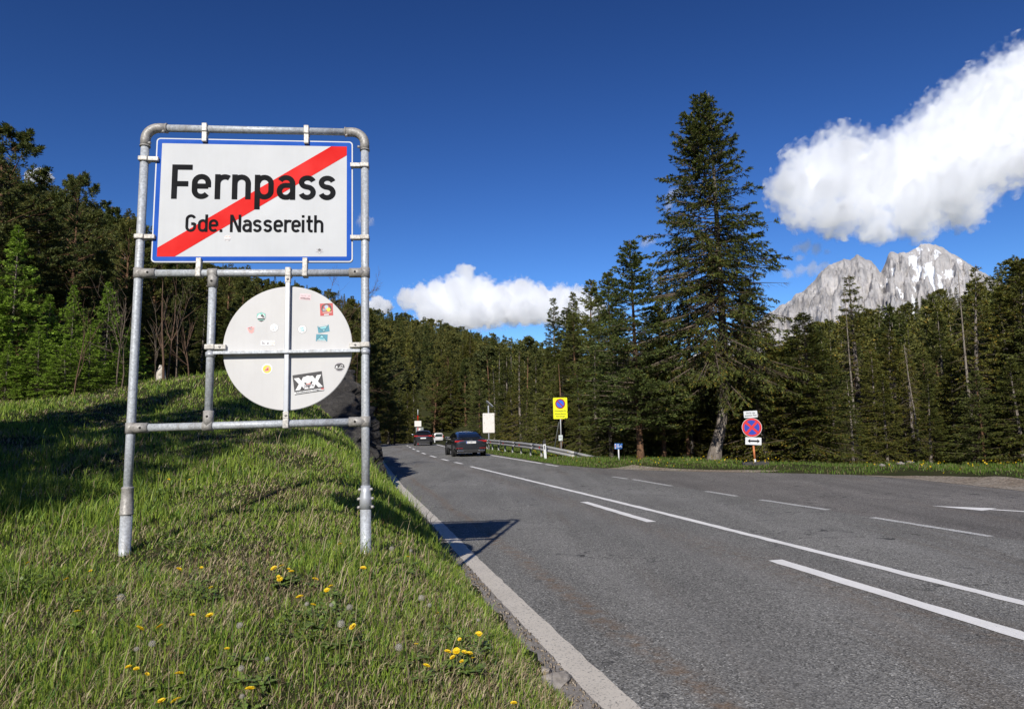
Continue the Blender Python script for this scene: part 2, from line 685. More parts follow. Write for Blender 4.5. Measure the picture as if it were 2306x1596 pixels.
# gravel shoulder on the far side of the lot
m_gravel, t, p = new_mat('gravel')
P = geo_pos(t)
v = N(t, 'ShaderNodeTexVoronoi'); v.inputs['Scale'].default_value = 26
t.links.new(P, v.inputs['Vector'])
g1 = ramp(t, v.outputs['Color'], [(.1, (.17, .15, .125)), (.5, (.30, .275, .235)), (.9, (.46, .43, .38))])
g2 = noise(t, 1.1, 4, .6, P)
g3 = ramp(t, g2.outputs[0], [(.3, (.72, .6, .48)), (.7, (1.05, 1.0, .95))])
t.links.new(mixc(t, 1.0, g1.outputs[0], g3.outputs[0], 'MULTIPLY'), p.inputs['Base Color'])
p.inputs['Roughness'].default_value = .9
bump(t, p, v.outputs['Distance'], .8, .03)


m_dust, t, p = new_mat('dusty_asphalt')
P = geo_pos(t)
d1 = noise(t, 9, 6, .7, P)
d2 = noise(t, 110, 3, .7, P)
c = ramp(t, d1.outputs[0], [(.3, (.17, .155, .14)), (.55, (.27, .245, .22)), (.75, (.36, .33, .295))])
t.links.new(mixc(t, 1.0, c.outputs[0], ramp(t, d2.outputs[0], [(.3, .7), (.7, 1.25)]).outputs[0], 'MULTIPLY'), p.inputs['Base Color'])
p.inputs['Roughness'].default_value = .9
bump(t, p, d2.outputs[0], .6, .01)


def gravel_strip(y0, y1, wid, off=0.0):
    vs, fs = [], []
    yy = np.arange(y0, y1, .3)
    for y_ in yy:
        f = min(1, (y_ - y0) / 2.5, (y1 - y_) / 2.0) if y1 - y0 > 4 else 1
        wd = max(.05, wid * f * (1 + 1.2 * float(fbm(np.array([y_ * .8]), np.array([9.1]), 3, 2)[0])))
        for k in range(5):
            x_ = float(border_x(y_)) - .25 + off + wd * k / 4 + .12 * float(fbm(np.array([y_ * 2.0]), np.array([k * 3.1]), 2, 31)[0])
            vs.append((x_, y_, max(.006, tz(x_, y_) + .012)))
    for j in range(len(yy) - 1):
        for k in range(4):
            q = j * 5 + k
            fs.append((q, q + 1, q + 6, q + 5))
    return mesh_tri('gravel_shoulder', vs, fs, m_gravel, smooth=True)


vs, fs = [], []
yy = np.arange(1.0, 34, .2)
for y_ in yy:
    wv_ = float(fbm(np.array([y_ * 1.9]), np.array([5.5]), 3, 44)[0])
    e0_, e1_ = float(wob(y_)) - .03, float(edge_x(y_)) - .10 + .03 * wv_
    for k in range(3):
        vs.append((e0_ + (e1_ - e0_) * k / 2, y_, .0035))
for j in range(len(yy) - 1):
    for k in range(2):
        q = j * 3 + k
        fs.append((q, q + 1, q + 4, q + 3))
ob('dusty_shoulder', mesh_tri('dusty_shoulder', vs, fs, m_dust), kind='structure')
# loose grit along the broken edge of the asphalt
rgg = np.random.default_rng(99)
n_ = 1500
gy_ = np.exp(rgg.uniform(math.log(2.0), math.log(20), n_))
gx_ = edge_x(gy_) - .11 - np.abs(rgg.normal(0, .10, n_))
sz_ = rgg.uniform(.002, .009, n_) * (1 + .08 * gy_)
tet = np.array([[1, 1, 1], [-1, -1, 1], [-1, 1, -1], [1, -1, -1]], float) * .8
gv_ = (tet[None] * rgg.uniform(.5, 1.3, (n_, 4, 3))) * sz_[:, None, None] + np.stack([gx_, gy_, .004 + sz_ * .5], 1)[:, None]
gf_ = (np.array([[0, 1, 2], [0, 3, 1], [0, 2, 3], [1, 3, 2]])[None] + np.arange(n_)[:, None, None] * 4).reshape(-1, 3)
ob('grit', mesh_tri('grit', gv_.reshape(-1, 3), gf_, m_gravel), label='loose grey grit along the left asphalt edge', cat='grit', kind='stuff')
ob('gravel_shoulder', gravel_strip(3, 19.7, 1.25), kind='structure')
ob('gravel_patch', gravel_strip(21.4, 25.0, .9, .1), kind='structure')

# ------------------------------------------------------------------ painted road markings
def paint(name, base, worn):
    m, t, p = new_mat(name)
    P = geo_pos(t)
    n = noise(t, 60, 4, .7, P)
    n2 = noise(t, 3.0, 4, .6, P)
    c = ramp(t, n2.outputs[0], [(.3, tuple(q * .86 for q in base)), (.7, base)])
    w_ = ramp(t, n.outputs[0], [(worn - .06, 1), (worn + .05, 0)])
    t.links.new(mixc(t, w_.outputs[0], c.outputs[0], (.13, .125, .115)), p.inputs['Base Color'])
    p.inputs['Roughness'].default_value = .65
    bump(t, p, n.outputs[0], .4, .004)
    return m


m_paint = paint('white_road_paint', (.92, .90, .86), .33)
m_old = paint('cream_road_paint', (.66, .60, .51), .40)
m_faint = paint('worn_road_paint', (.70, .69, .66), .46)


def line(name, pts, wd, mat, z=.005, step=.5, ragged=.006):
    """painted stripe along a world polyline"""
    pts = np.array(pts, float)
    d = np.r_[0, np.cumsum(np.hypot(*np.diff(pts, axis=0).T))]
    n = max(2, int(d[-1] / step))
    q = np.linspace(0, d[-1], n + 1)
    x_ = np.interp(q, d, pts[:, 0]); y_ = np.interp(q, d, pts[:, 1])
    tx, ty = np.gradient(x_), np.gradient(y_)
    L = np.hypot(tx, ty)
    nx_, ny_ = -ty / L, tx / L
    rng = np.random.default_rng(int(abs(pts[0, 0]) * 1000) % 9999)
    a = wd / 2 + rng.normal(0, ragged, n + 1)
    b_ = wd / 2 + rng.normal(0, ragged, n + 1)
    zz = road_z(y_) + z
    v = np.concatenate([np.stack([x_ + nx_ * a, y_ + ny_ * a, zz], 1), np.stack([x_ - nx_ * b_, y_ - ny_ * b_, zz], 1)])
    k = np.arange(n)
    f = np.stack([k, k + n + 1, k + n + 2, k + 1], 1)[:, ::-1]
    return ob(name, mesh_tri(name, v, f, mat), kind='structure')


yy = np.concatenate([np.arange(-30, 34, .5), np.arange(34, 62, 2)])
line('edge_line', [(edge_x(q), q) for q in yy], .20, m_old, step=.12, ragged=.004)
solid = [(8.9, -12), (4.23 + (5.9 - 2) * .26, 2.0), (4.23, 5.9), (3.32, 9.37)] + [tuple(ground(a, b)[:2]) for a, b in ((1500, 1157), (1300, 1108), (1160, 1074), (1060, 1050))]
line('centre_line', solid, .14, m_paint, step=.2)
dash = [ground(a, b)[:2] for a, b in ((1315, 1130), (1467, 1175))]
line('lane_dash', dash, .16, m_paint, step=.2)
dash = [ground(a, b)[:2] for a, b in ((1745, 1261), (2306, 1433))] + [np.array((4.4, 1.8))]
line('lane_dash', dash, .17, m_paint, step=.2)
# dashes that lead on along the middle of the road
mid = [(1045, 1045), (1013, 1038), (985, 1030.5), (960, 1023), (945, 1017), (935, 1012.5), (926, 1008), (919, 1004.5), (915, 1001.5)]
mp_ = np.array([ground(a, b)[:2] for a, b in mid])
dd = np.r_[0, np.cumsum(np.hypot(*np.diff(mp_, axis=0).T))]
for k in range(8):
    a, b = dd[k] + (dd[k + 1] - dd[k]) * .12, dd[k] + (dd[k + 1] - dd[k]) * .62
    line('lane_dash', [(np.interp(q, dd, mp_[:, 0]), np.interp(q, dd, mp_[:, 1])) for q in (a, b)], .15, m_paint, step=1, ragged=0)
line('edge_line', [(right_x(q) - .05, q) for q in np.arange(29.2, 70, 1.0)], .16, m_paint, step=1, ragged=0)
for a, b, mt in (((1228, 1045), (1256, 1049.5), m_paint), ((1380, 1073), (1412, 1078), m_faint), ((1425, 1079), (1512, 1094), m_faint),
                 ((1590, 1106), (1660, 1117), m_faint), ((1712, 1125), (1866, 1148), m_faint), ((1965, 1165), (2232, 1208), m_faint)):
    line('edge_dash', [ground(*a)[:2], ground(*b)[:2]], .13, mt, step=.15)
for k in range(5):
    y_ = 78 + k * 3.2
    line('bay_dash', [(-15.5 - k * 3.0, y_), (-17.2 - k * 3.0, y_ + 1.2)], .16, m_paint, step=1, ragged=0)
# turning arrow in the lot
A = ground(2097, 1139)[:2]
B_ = ground(2228, 1147)[:2]
dv = (B_ - A) / np.linalg.norm(B_ - A)
nv = np.array([-dv[1], dv[0]])
E_ = B_ + dv * 3.2
arrow = MB()
pts = [A, B_ - nv * .26 - dv * .05, B_ - nv * .06 + dv * .02, E_ - nv * .06, E_ + nv * .06, B_ + nv * .06 + dv * .02, B_ + nv * .22 + dv * .06]
arrow.add([(q[0], q[1], .006) for q in pts], [(0, 1, 2), (0, 2, 5), (0, 5, 6), (2, 3, 4, 5)])
for f_i, f_ in enumerate(arrow.f):
    arrow.f[f_i] = f_
o = arrow.part('turn_arrow', m_paint)
o['kind'] = 'structure'
# ------------------------------------------------------------------ the town sign
def galv(name, base, rust=.0, metal=.45):
    m, t, p = new_mat(name)
    co = obj_co(t)
    n = noise(t, 55, 4, .65, co)
    v = N(t, 'ShaderNodeTexVoronoi'); v.inputs['Scale'].default_value = 90
    t.links.new(co, v.inputs['Vector'])
    a = ramp(t, n.outputs[0], [(.3, tuple(q * .72 for q in base)), (.7, tuple(q * 1.12 for q in base))])
    sp = ramp(t, v.outputs['Color'], [(.2, .85), (.8, 1.15)])
    c = mixc(t, 1.0, a.outputs[0], sp.outputs[0], 'MULTIPLY')
    mp = N(t, 'ShaderNodeMapping'); mp.inputs['Scale'].default_value = (14, 14, 1.2)
    t.links.new(co, mp.inputs[0])
    st = noise(t, 1.0, 5, .7, mp.outputs[0])
    sr = ramp(t, st.outputs[0], [(.5, 0), (.75, .55)])
    c = mixc(t, sr.outputs[0], c, (.20, .17, .14))
    if rust:
        rn = noise(t, 6, 5, .7, co)
        rr = ramp(t, rn.outputs[0], [(.62, 0), (.78, rust)])
        c = mixc(t, rr.outputs[0], c, (.13, .055, .025))
    t.links.new(c, p.inputs['Base Color'])
    p.inputs['Metallic'].default_value = metal
    rg = ramp(t, n.outputs[0], [(.3, .62), (.7, .42)])
    t.links.new(rg.outputs[0], p.inputs['Roughness'])
    bump(t, p, n.outputs[0], .12, .003)
    return m


def streaks(m, k):
    t = m.node_tree
    p = t.nodes['Principled BSDF']
    src = p.inputs['Base Color'].links[0].from_socket
    mp = N(t, 'ShaderNodeMapping'); mp.inputs['Scale'].default_value = (26, 26, 1.6)
    t.links.new(obj_co(t), mp.inputs[0])
    n = noise(t, 1.0, 6, .7, mp.outputs[0])
    r = ramp(t, n.outputs[0], [(.48, 0), (.8, k)])
    t.links.new(mixc(t, r.outputs[0], src, (.25, .22, .18)), p.inputs['Base Color'])


m_pipe = galv('galvanised_steel', (.49, .52, .55), .12, .15)
m_fit = galv('cast_fitting', (.36, .345, .32), .5, .1)
m_clamp = galv('aluminium_clamp', (.54, .515, .47), .2, .15)
m_newal = plain('new_aluminium', (.47, .49, .52), .45, .3, var=.08, scale=14)
m_hole = plain('bolt_hole', (.02, .018, .016), .8)
m_white = plain('sign_white', (.57, .585, .595), .6, var=.035, scale=3, spec=.15)
streaks(m_white, .06)
m_blue = plain('sign_blue', (.008, .085, .44), .6, var=.06, scale=4, spec=.12)
m_red = plain('sign_red', (.66, .010, .008), .6, var=.06, scale=4, spec=.12)
m_black = plain('sign_black', (.013, .0135, .015), .75, var=.25, scale=5, spec=.05)
m_rim = plain('sign_rim_white', (.64, .655, .66), .6, var=.03, scale=3, spec=.15)
m_edge = plain('sign_edge_metal', (.45, .45, .46), .45, .5)
m_back = plain('sign_back', (.575, .57, .56), .5, var=.05, scale=2.2, spec=.3)
streaks(m_back, .08)
m_yel = plain('sign_yellow', (.78, .80, .012), .4, var=.04, scale=3)

SO = np.array([-2.028, 5.3, 2.8055])
SU = np.array([0.99281488, 0.1193073, 0.00918629])
SV = np.array([-0.01528251, 0.05028287, 0.99861808])
SN = np.cross(SV, SU)
ZB = 2.30                              # local z of the middle bar above the empty
SB = SO - SV * ZB
sign = empty('town_exit_sign', label='large town exit sign with red diagonal stripe on a grey pipe frame', cat='road sign',
             mw=Matrix(((SU[0], SN[0], SV[0], SB[0]), (SU[1], SN[1], SV[1], SB[1]), (SU[2], SN[2], SV[2], SB[2]), (0, 0, 0, 1))))
HW = .863
R = .0315
zt, zm, zl = 1.207 + ZB, ZB, -1.196 + ZB


def spart(mb, name, mats, parent=None):
    return mb.part(name, mats, parent or sign)


# posts: upper pipe, sleeve, lower pipe
for sx, s0, s1, lean in ((-HW, -1.63, -1.83, .0), (HW, -1.69, -1.86, .0)):
    spart(MB().tube([(sx, 0, s1 + ZB + .05), (sx, 0, zl), (sx, 0, zm), (sx, 0, zt - .10)], R, 20), 'post', m_pipe)
    spart(MB().tube([(sx, 0, -.45), (sx, 0, s1 + ZB + .02)], .041, 20), 'lower_post', m_pipe)
mb = MB()
h0, h1 = -1.83 + ZB, -1.63 + ZB
mb.lathe([(.043, h0), (.0475, h0), (.049, h0 + .006), (.0475, h0 + .014), (.046, h0 + .016), (.0455, h0 + .10), (.042, h0 + .115), (.041, h0 + .185), (.043, h0 + .188), (.0435, h0 + .196), (.041, h0 + .202), (.033, h0 + .204)], (-HW, 0, 0), n=24)
spart(mb, 'reducing_sleeve', m_fit)
mb = MB()
h0, h1 = -1.86 + ZB, -1.69 + ZB
mb.lathe([(.042, h0), (.0455, h0), (.0455, h0 + .085), (.0385, h0 + .125), (.0365, h0 + .175), (.032, h0 + .175)], (HW, 0, 0), n=24)
slv = spart(mb, 'clamp_sleeve', m_newal)
for hz in (h0 + .012, h0 + .075, h0 + .145):
    for s in (-1, 1):
        rr = .052 if hz < h0 + .1 else .044
        b = MB().lathe([(.0, -.02), (.012, -.018), (.012, .012), (.007, .014), (.007, .02), (0, .021)], (HW + s * rr, -.004, hz), (0, -1, 0), 10)
        spart(b, 'bolt', m_clamp, slv)
# cross bars
spart(MB().tube([(-HW + .1, 0, zt), (HW - .1, 0, zt)], R - .002, 20), 'top_bar', m_pipe)
spart(MB().tube([(-HW + .03, 0, zm), (HW - .03, 0, zm)], R - .002, 20), 'middle_bar', m_pipe)
spart(MB().tube([(-HW + .03, 0, zl), (HW - .03, 0, zl)], R - .002, 20), 'bottom_bar', m_pipe)
XI = -.310
spart(MB().tube([(XI, 0, zl + .03), (XI, 0, zm - .03)], R - .002, 20), 'inner_post', m_pipe)
# elbows
for s in (-1, 1):
    c = (s * (HW - .10), zt - .10)
    pts = [(s * HW, 0, zt - .16)] + [(c[0] + s * .10 * math.cos(a), 0, c[1] + .10 * math.sin(a)) for a in np.linspace(0, math.pi / 2, 8)] + [(s * (HW - .16), 0, zt)]
    e = spart(MB().tube(pts, .0375, 18), 'elbow_fitting', m_fit)
    for q, d in (((s * HW, 0, zt - .158), (0, 0, 1)), ((s * (HW - .158), 0, zt), (1, 0, 0))):
        spart(MB().lathe([(.034, -.005), (.0405, -.005), (.0405, .005), (.034, .005)], q, d, 18), 'collar', m_fit, e)
    spart(MB().lathe([(.0, -.004), (.011, 0), (.011, .018), (0, .019)], (s * (HW - .145), -.03, zt - .038), (0, -.6, -1), 8), 'set_screw', m_fit, e)
    spart(MB().lathe([(.0, -.004), (.011, 0), (.011, .018), (0, .019)], (s * (HW - .038), -.03, zt - .145), (-s, -.6, 0), 8), 'set_screw', m_fit, e)


def tee(x, z, arms):
    b = MB()
    e = None
    for ax, a, c in arms:
        d = np.array({'x': (1, 0, 0), 'z': (0, 0, 1)}[ax], float)
        o_ = np.array((x, 0, z))
        b.tube([o_ + d * a, o_ + d * c], .0385, 18)
    e = spart(b, 'tee_fitting', m_fit)
    for ax, a, c in arms:
        far = c if abs(c) > abs(a) else a
        if abs(abs(c) - abs(a)) < .02:
            continue
        d = np.array({'x': (1, 0, 0), 'z': (0, 0, 1)}[ax], float)
        q = np.array((x, -.0372, z)) + d * far * .62
        spart(MB().lathe([(.0, 0), (.0095, .0), (.0085, .0035), (0, .0036)], q, (0, -1, 0), 10), 'bolt_hole', m_hole, e)


tee(-HW, zm, (('z', -.04, .04), ('x', 0, .125)))
tee(HW, zm, (('z', -.04, .04), ('x', -.125, 0)))
tee(-HW, zl, (('z', -.04, .04), ('x', 0, .125)))
tee(HW, zl, (('z', -.04, .04), ('x', -.125, 0)))
tee(XI, zm, (('x', -.036, .036), ('z', -.115, .0)))
tee(XI, zl, (('x', -.036, .036), ('z', 0, .115)))

# name plate
PX0, PX1, PZ0, PZ1 = -.776, .766, .087 + ZB, 1.121 + ZB
YP = -.006                              # front face of the plate
plate = MB()
plate.slab(rrect(PX0, PX1, PZ0, PZ1, .03, 6), YP, YP + .026)
pl = spart(plate, 'name_plate', m_rim)
# blue border ring and white field as sheets over the plate
def ring(outer, inner, y, mi=0):
    b = MB()
    n = len(outer)
    vs = [(q[0], y, q[1]) for q in outer] + [(q[0], y, q[1]) for q in inner]
    b.add(vs, [(i, (i + 1) % n, n + (i + 1) % n, n + i)[::-1] for i in range(n)], mi)
    return b


ox = .010
bo = rrect(PX0 + ox, PX1 - ox, PZ0 + ox, PZ1 - ox, .022, 6)
bi = rrect(-.732, .718, .133 + ZB, 1.075 + ZB, .002, 6)
spart(ring(bo, bi, YP - .002), 'blue_border', m_blue, pl)
spart(MB().slab(rrect(-.7318, .7178, .1332 + ZB, 1.0748 + ZB, .002, 6), YP - .002, YP - .0005), 'white_field', m_white, pl)
band = [(-.732, .133), (-.60, .133), (.718, .998), (.718, 1.075), (.592, 1.075), (-.732, .205)]
spart(MB().slab([(a, b + ZB) for a, b in band], YP - .0035, YP - .0022), 'red_stripe', m_red, pl)


def arc(cx, cz, rx, rz, a0, a1, n=10):
    return [(cx + rx * math.cos(math.radians(a0 + (a1 - a0) * k / n)), cz + rz * math.sin(math.radians(a0 + (a1 - a0) * k / n))) for k in range(n + 1)]


h = .074
GL = {
    'F': [[(h, 0), (h, 1)], [(h, .926), (.54, .926)], [(h, .44), (.44, .44)]],
    'e': [[(h, .375), (.50, .375)][:1] + [(.436, .375)], [(.436, .345)] + arc(.255, .475, .181, .181, 0, 180) + arc(.255, .255, .181, .181, 180, 325)],
    'r': [[(h, 0), (h, .73)], [(h, .43)] + arc(.27, .46, .196, .196, 180, 55)],
    'n': [[(h, 0), (h, .73)], [(h, .43)] + arc(.255, .475, .181, .181, 180, 0) + [(.436, 0)]],
    'h': [[(h, 0), (h, 1)], [(h, .43)] + arc(.255, .475, .181, .181, 180, 0) + [(.436, 0)]],
    'p': [[(h, -.29), (h, .73)], arc(.265, .475, .181, .181, 170, 0) + arc(.265, .255, .181, .181, 0, -170)],
    'd': [[(.446, 0), (.446, 1)], arc(.255, .475, .181, .181, 10, 180) + arc(.255, .255, .181, .181, 180, 350)],
    'a': [arc(.255, .475, .181, .181, 152, 0) + [(.436, 0)], [(.436, .425), (.24, .425)] + arc(.235, .2495, .161, .1755, 90, 270) + [(.30, .076), (.38, .13), (.436, .21)]],
    's': [arc(.245, .518, .165, .138, 18, 180) + arc(.245, .518, .165, .132, 180, 262)[1:] + arc(.235, .228, .168, .154, 82, 0) + arc(.235, .228, .168, .154, 0, -162)[1:]],
    'G': [arc(.28, .72, .206, .206, 22, 180) + arc(.28, .28, .206, .206, 180, 360) + [(.486, .50)], [(.486, .47), (.30, .47)]],
    'N': [[(h, 0), (h, 1)], [(.52, 0), (.52, 1)], [(.10, .97), (.494, .03)]],
    '.': [[(h, 0), (h, .15)]],
    'i': [[(h, 0), (h, .73)], [(h, .86), (h, 1)]],
    't': [[(.15, .97)] + [(.15, .23)] + arc(.27, .21, .12, .136, 180, 262)[1:] + [(.345, .074)], [(0, .656), (.35, .656)]],
}


def word(chars, pos, x0, z0, cap, y, sw=.148):
    for ch, px_ in zip(chars, pos):
        b = MB()
        for k, stt in enumerate(GL[ch]):
            b.ribbon([(x0 + (px_ + a) * cap, z0 + c * cap) for a, c in stt], sw * cap, y - .0004 * k)
        spart(b, 'letter', m_black, pl)


CF = .287
fx = .635 + .646
ff = [0, .592, 1.267, 1.774, 2.449, 3.11, 3.77, 4.376]
tot = 4.85 / .99
sc1 = fx / (4.85 * CF)
word('Fernpass', [q * sc1 * (.985) for q in ff], -.646, .608 + ZB, CF, YP - .005)
CG = .1445
gg = [0, .70, 1.31, 1.93, 2.51, 3.21, 3.81, 4.41, 5.0, 5.61, 6.03, 6.63, 6.90, 7.35]
sc2 = (.518 + .529) / (7.78 * CG)
word('Gde.Nassereith', [q * sc2 for q in gg], -.529, .334 + ZB, CG, YP - .005, .145)

# clamps that hold the plate
def clamp(x, z, horiz, parent=sign):
    b = MB()
    L = .052
    if horiz:
        sgn = 1 if x < 0 else -1
        xp = -HW if x < 0 else HW
        b.bbox(xp - .036, xp + .036, -.043, .036, z - .019, z + .019, .008)
        b.bbox(min(xp + sgn * .036, xp + sgn * .115), max(xp + sgn * .036, xp + sgn * .115), -.034, .012, z - .017, z + .017, .004)
    else:
        zp = zt if z > .6 + ZB else zm
        sgn = -1 if zp == zt else 1
        b.bbox(x - .021, x + .021, -.043, .036, zp - .036, zp + .036, .008)
        a_, c_ = zp + sgn * .036, zp + sgn * .118
        b.bbox(x - .019, x + .019, -.034, .012, min(a_, c_), max(a_, c_), .004)
    return spart(b, 'clamp', m_clamp, parent)


for x, z in ((-.405, 1.17), (.395, 1.17), (-.414, .055), (.395, .055)):
    clamp(x, z + ZB, False)
for x, z in ((-.82, .934), (-.828, .29), (.814, .909), (.814, .29)):
    clamp(x, z + ZB, True)

# round plate seen from its back, with its two carrier rails
DC, DR = (.272, -.603 + ZB), .487
disc = MB()
prof = circ(DC[0], DC[1], DR, 72)
disc.slab(prof, -.004, .004)
rp = spart(disc, 'round_plate', m_back)
rimb = MB()
rimb.tube([(q[0], .003, q[1]) for q in circ(DC[0], DC[1], DR, 72)] + [(DC[0] + DR, .003, DC[1])], .0055, 6, cap=False)
spart(rimb, 'plate_rim', m_back, rp)
ch = MB()
xr = .268
ch.bbox(xr - .0175, xr + .0175, -.046, -.018, zl + .05, zm - .05, .004)
spart(ch, 'vertical_rail', m_newal)
ch = MB()
ch.bbox(XI + .035, HW - .035, -.062, -.046, -.655 + ZB, -.631 + ZB, .003)
ch.bbox(XI + .036, HW - .036, -.046, -.010, -.637 + ZB, -.633 + ZB, .001)
spart(ch, 'horizontal_rail', m_pipe)
for z_, sg in ((zm, -1), (zl, 1)):
    b = MB().bbox(xr - .022, xr + .022, -.05, .037, z_ - .036, z_ + .036, .008)
    b.bbox(xr - .021, xr + .021, -.05, -.016, min(z_ + sg * .036, z_ + sg * .09), max(z_ + sg * .036, z_ + sg * .09), .004)
    c_ = spart(b, 'rail_clamp', m_clamp)
    spart(MB().lathe([(.009, 0), (.009, .006), (0, .007)], (xr, -.05, z_ + sg * .062), (0, -1, 0), 8), 'bolt', m_fit, c_)
for s, xp in ((1, XI), (-1, HW)):
    b = MB().bbox(xp - .037, xp + .037, -.044, .037, -.612 + ZB, -.572 + ZB, .008)
    b.bbox(min(xp + s * .037, xp + s * .12), max(xp + s * .037, xp + s * .12), -.036, .018, -.612 + ZB, -.574 + ZB, .004)
    c_ = spart(b, 'side_clamp', m_clamp)
    spart(MB().lathe([(.009, 0), (.009, .006), (0, .007)], (xp + s * .075, -.036, -.593 + ZB), (0, -1, 0), 8), 'bolt', m_fit, c_)
    spart(MB().lathe([(.0345, -.018), (.0365, -.018), (.0365, .018), (.0345, .018)], (xp, 0, -.648 + ZB), (0, 0, 1), 20), 'strap', m_newal)

# stickers
def cmat(n, c):
    return plain('sticker_' + n, c, .45, var=.08, scale=30)


s_pink, s_grey, s_dark, s_red = cmat('pink', (.72, .50, .52), ), cmat('grey', (.36, .34, .36)), cmat('dark', (.028, .026, .028)), cmat('red', (.50, .045, .04))
s_lblue, s_yel, s_teal, s_cyan = cmat('light_blue', (.35, .50, .68)), cmat('yellow', (.80, .62, .04)), cmat('teal', (.045, .25, .33)), cmat('cyan', (.25, .58, .62))
s_mint, s_white, s_salmon, s_tan = cmat('mint', (.20, .55, .45)), cmat('white', (.78, .78, .77)), cmat('salmon', (.72, .34, .30)), cmat('tan', (.62, .44, .30))
SM = [s_white, s_dark, s_pink, s_grey, s_red, s_lblue, s_yel, s_teal, s_cyan, s_mint, s_salmon, s_tan]
WH, DK, PK, GY, RD, LB, YL, TL, CY, MI, SA, TN = range(12)
SY = -.0046


def rot(poly, cx, cz, a):
    c, s_ = math.cos(a), math.sin(a)
    return [(cx + x * c - z * s_, cz + x * s_ + z * c) for x, z in poly]


def rect(x0, x1, z0, z1):
    return [(x0, z0), (x1, z0), (x1, z1), (x0, z1)]


def tmesh(b, body, size, width, cx, cz, a, y, mi):
    """lettering merged into a sticker"""
    me = text_part('tmp', body, size, m_black, None, 0, 0, 0, width, 0)
    vs = rot([(q.co.x, q.co.z) for q in me.vertices], cx, cz, a)
    b.add([(q[0], y, q[1]) for q in vs], [tuple(f.vertices) for f in me.polygons], mi)
    bpy.data.meshes.remove(me)


def sticker(cx, cz, a, layers, label, texts=(), base_y=SY, parent=None):
    b = MB()
    for k, (poly, mi) in enumerate(layers):
        b.slab(rot(poly, cx, cz + ZB, a), base_y - .0006 * (k + 1), base_y - .0006 * k - .0002, mi)
    n = len(layers)
    for body, size, width, dx, dz, mi in texts:
        (px_, pz_), = rot([(dx, dz)], cx, cz + ZB, a)
        tmesh(b, body, size, width, px_, pz_, a, base_y - .0006 * (n + 1), mi)
        n += 1
    o = b.part('sticker', SM, parent or rp)
    o['label'] = label
    return o


sticker(.398, -.197, -.10, [(rect(-.043, .043, -.024, .024), PK)], 'small pink sticker with two lines of lettering',
        [('cuota   cb', .020, .072, 0, .010, GY), ('antifascista', .022, .074, 0, -.011, DK)])
sticker(.562, -.301, .04, [(rect(-.050, .050, -.050, .050), RD), (circ(0, .008, .040, 20), DK), (circ(0, .01, .028, 18), RD), (circ(.0, .020, .015, 16), LB), (rect(-.030, -.002, -.012, .006), GY), (circ(.016, -.002, .016, 16), YL), (rect(-.03, .04, -.030, -.020), SA), (rect(-.02, .018, -.046, -.038), WH)],
        'square red and black sticker with a yellow dot')
shield = [(0, .040), (.034, .026), (.035, -.006), (.022, -.028), (0, -.040), (-.022, -.028), (-.035, -.006), (-.034, .026)]
sticker(.063, -.356, 0, [(shield, GY), ([(x * .92, z * .92) for x, z in shield], MI), ([(-.028, .004), (-.012, .024), (0, .012), (.012, .026), (.030, .002), (.028, -.012), (-.028, -.012)], WH), ([(-.006, .008), (.008, .024), (.026, .0), (.024, -.006), (.006, -.002)], DK), (rect(-.026, .026, -.019, -.009), DK), ([(-.018, -.026), (.018, -.026), (0, -.037)], DK)],
        'teal shield sticker with a mountain')
tri = [(-.030, .018), (.032, .026), (.026, -.018), (.008, -.032), (-.014, -.022)]
sticker(-.016, -.457, .05, [(tri, PK), ([(x * .8 + .002, z * .75 - .003) for x, z in tri], SA), ([(-.012, .004), (-.004, .020), (.006, .006), (.018, .010), (.006, -.004)], GY), ([(-.016, .012), (.014, .018), (.014, .022), (-.016, .017)], RD)], 'faded red shield sticker')
sticker(.162, -.443, 0, [(circ(0, 0, .032, 24), GY), (circ(0, 0, .0305, 24), WH), (circ(-.016, .004, .006, 8), PK), (rect(.004, .020, .006, .009), LB), (rect(.004, .018, -.004, -.001), LB), (circ(-.008, -.012, .007, 8), GY), (circ(-.008, -.012, .005, 8), WH)], 'faded round white sticker')
sticker(.377, -.458, 0, [(circ(0, 0, .034, 28), DK), (circ(0, 0, .0325, 28), WH), (circ(0, 0, .026, 24), GY), (circ(0, 0, .0248, 24), WH), (circ(-.009, .006, .007, 10), CY), (circ(.004, .011, .007, 10), CY), (circ(.008, -.008, .007, 10), CY), (circ(-.004, -.010, .005, 10), CY)], 'round white sticker with blue drops')
for cx, cz, a, dn, tx in ((.540, -.457, .15, 1, ''), (.527, -.529, -.05, -1, 'EAST')):
    sg = -1 if dn == 1 else 1
    sticker(cx, cz, a, [(rect(-.044, .044, -.028, .028), TL), ([(-.036, -.020 * sg), (.036, -.020 * sg), (0, .026 * sg)], DK), ([(-.031, -.018 * sg), (.031, -.018 * sg), (0, .021 * sg)], CY), (rect(-.016, .016, -.008, .002), TL), (rect(-.036, .036, -.0255 * sg, -.0205 * sg) if sg > 0 else rect(-.036, .036, .0205, .0255), WH)],
            'teal rectangle sticker with a triangle pointing ' + ('down' if dn == 1 else 'up'))
sticker(.119, -.564, -.02, [(rect(-.055, .055, -.021, .021), GY), (rect(-.0545, .0545, -.0205, .0205), WH), (circ(.035, 0, .0165, 20), TN), (circ(.035, 0, .0135, 20), WH), (rect(.025, .045, -.001, .002), TN)], 'white strip sticker with an orange ring', [('Ba  er', .030, .056, -.018, .0, GY)])
sticker(.115, -.767, 0, [(circ(0, 0, .040, 28), WH), (circ(0, -.002, .031, 24), YL), ([(-.022, -.020), (-.006, .006), (.004, .022), (.020, .010), (.012, -.004), (.020, -.012), (.006, -.020)], SA), ([(-.02, -.012), (.0, .0), (.008, .008), (.012, -.010)], RD)], 'round yellow sticker')
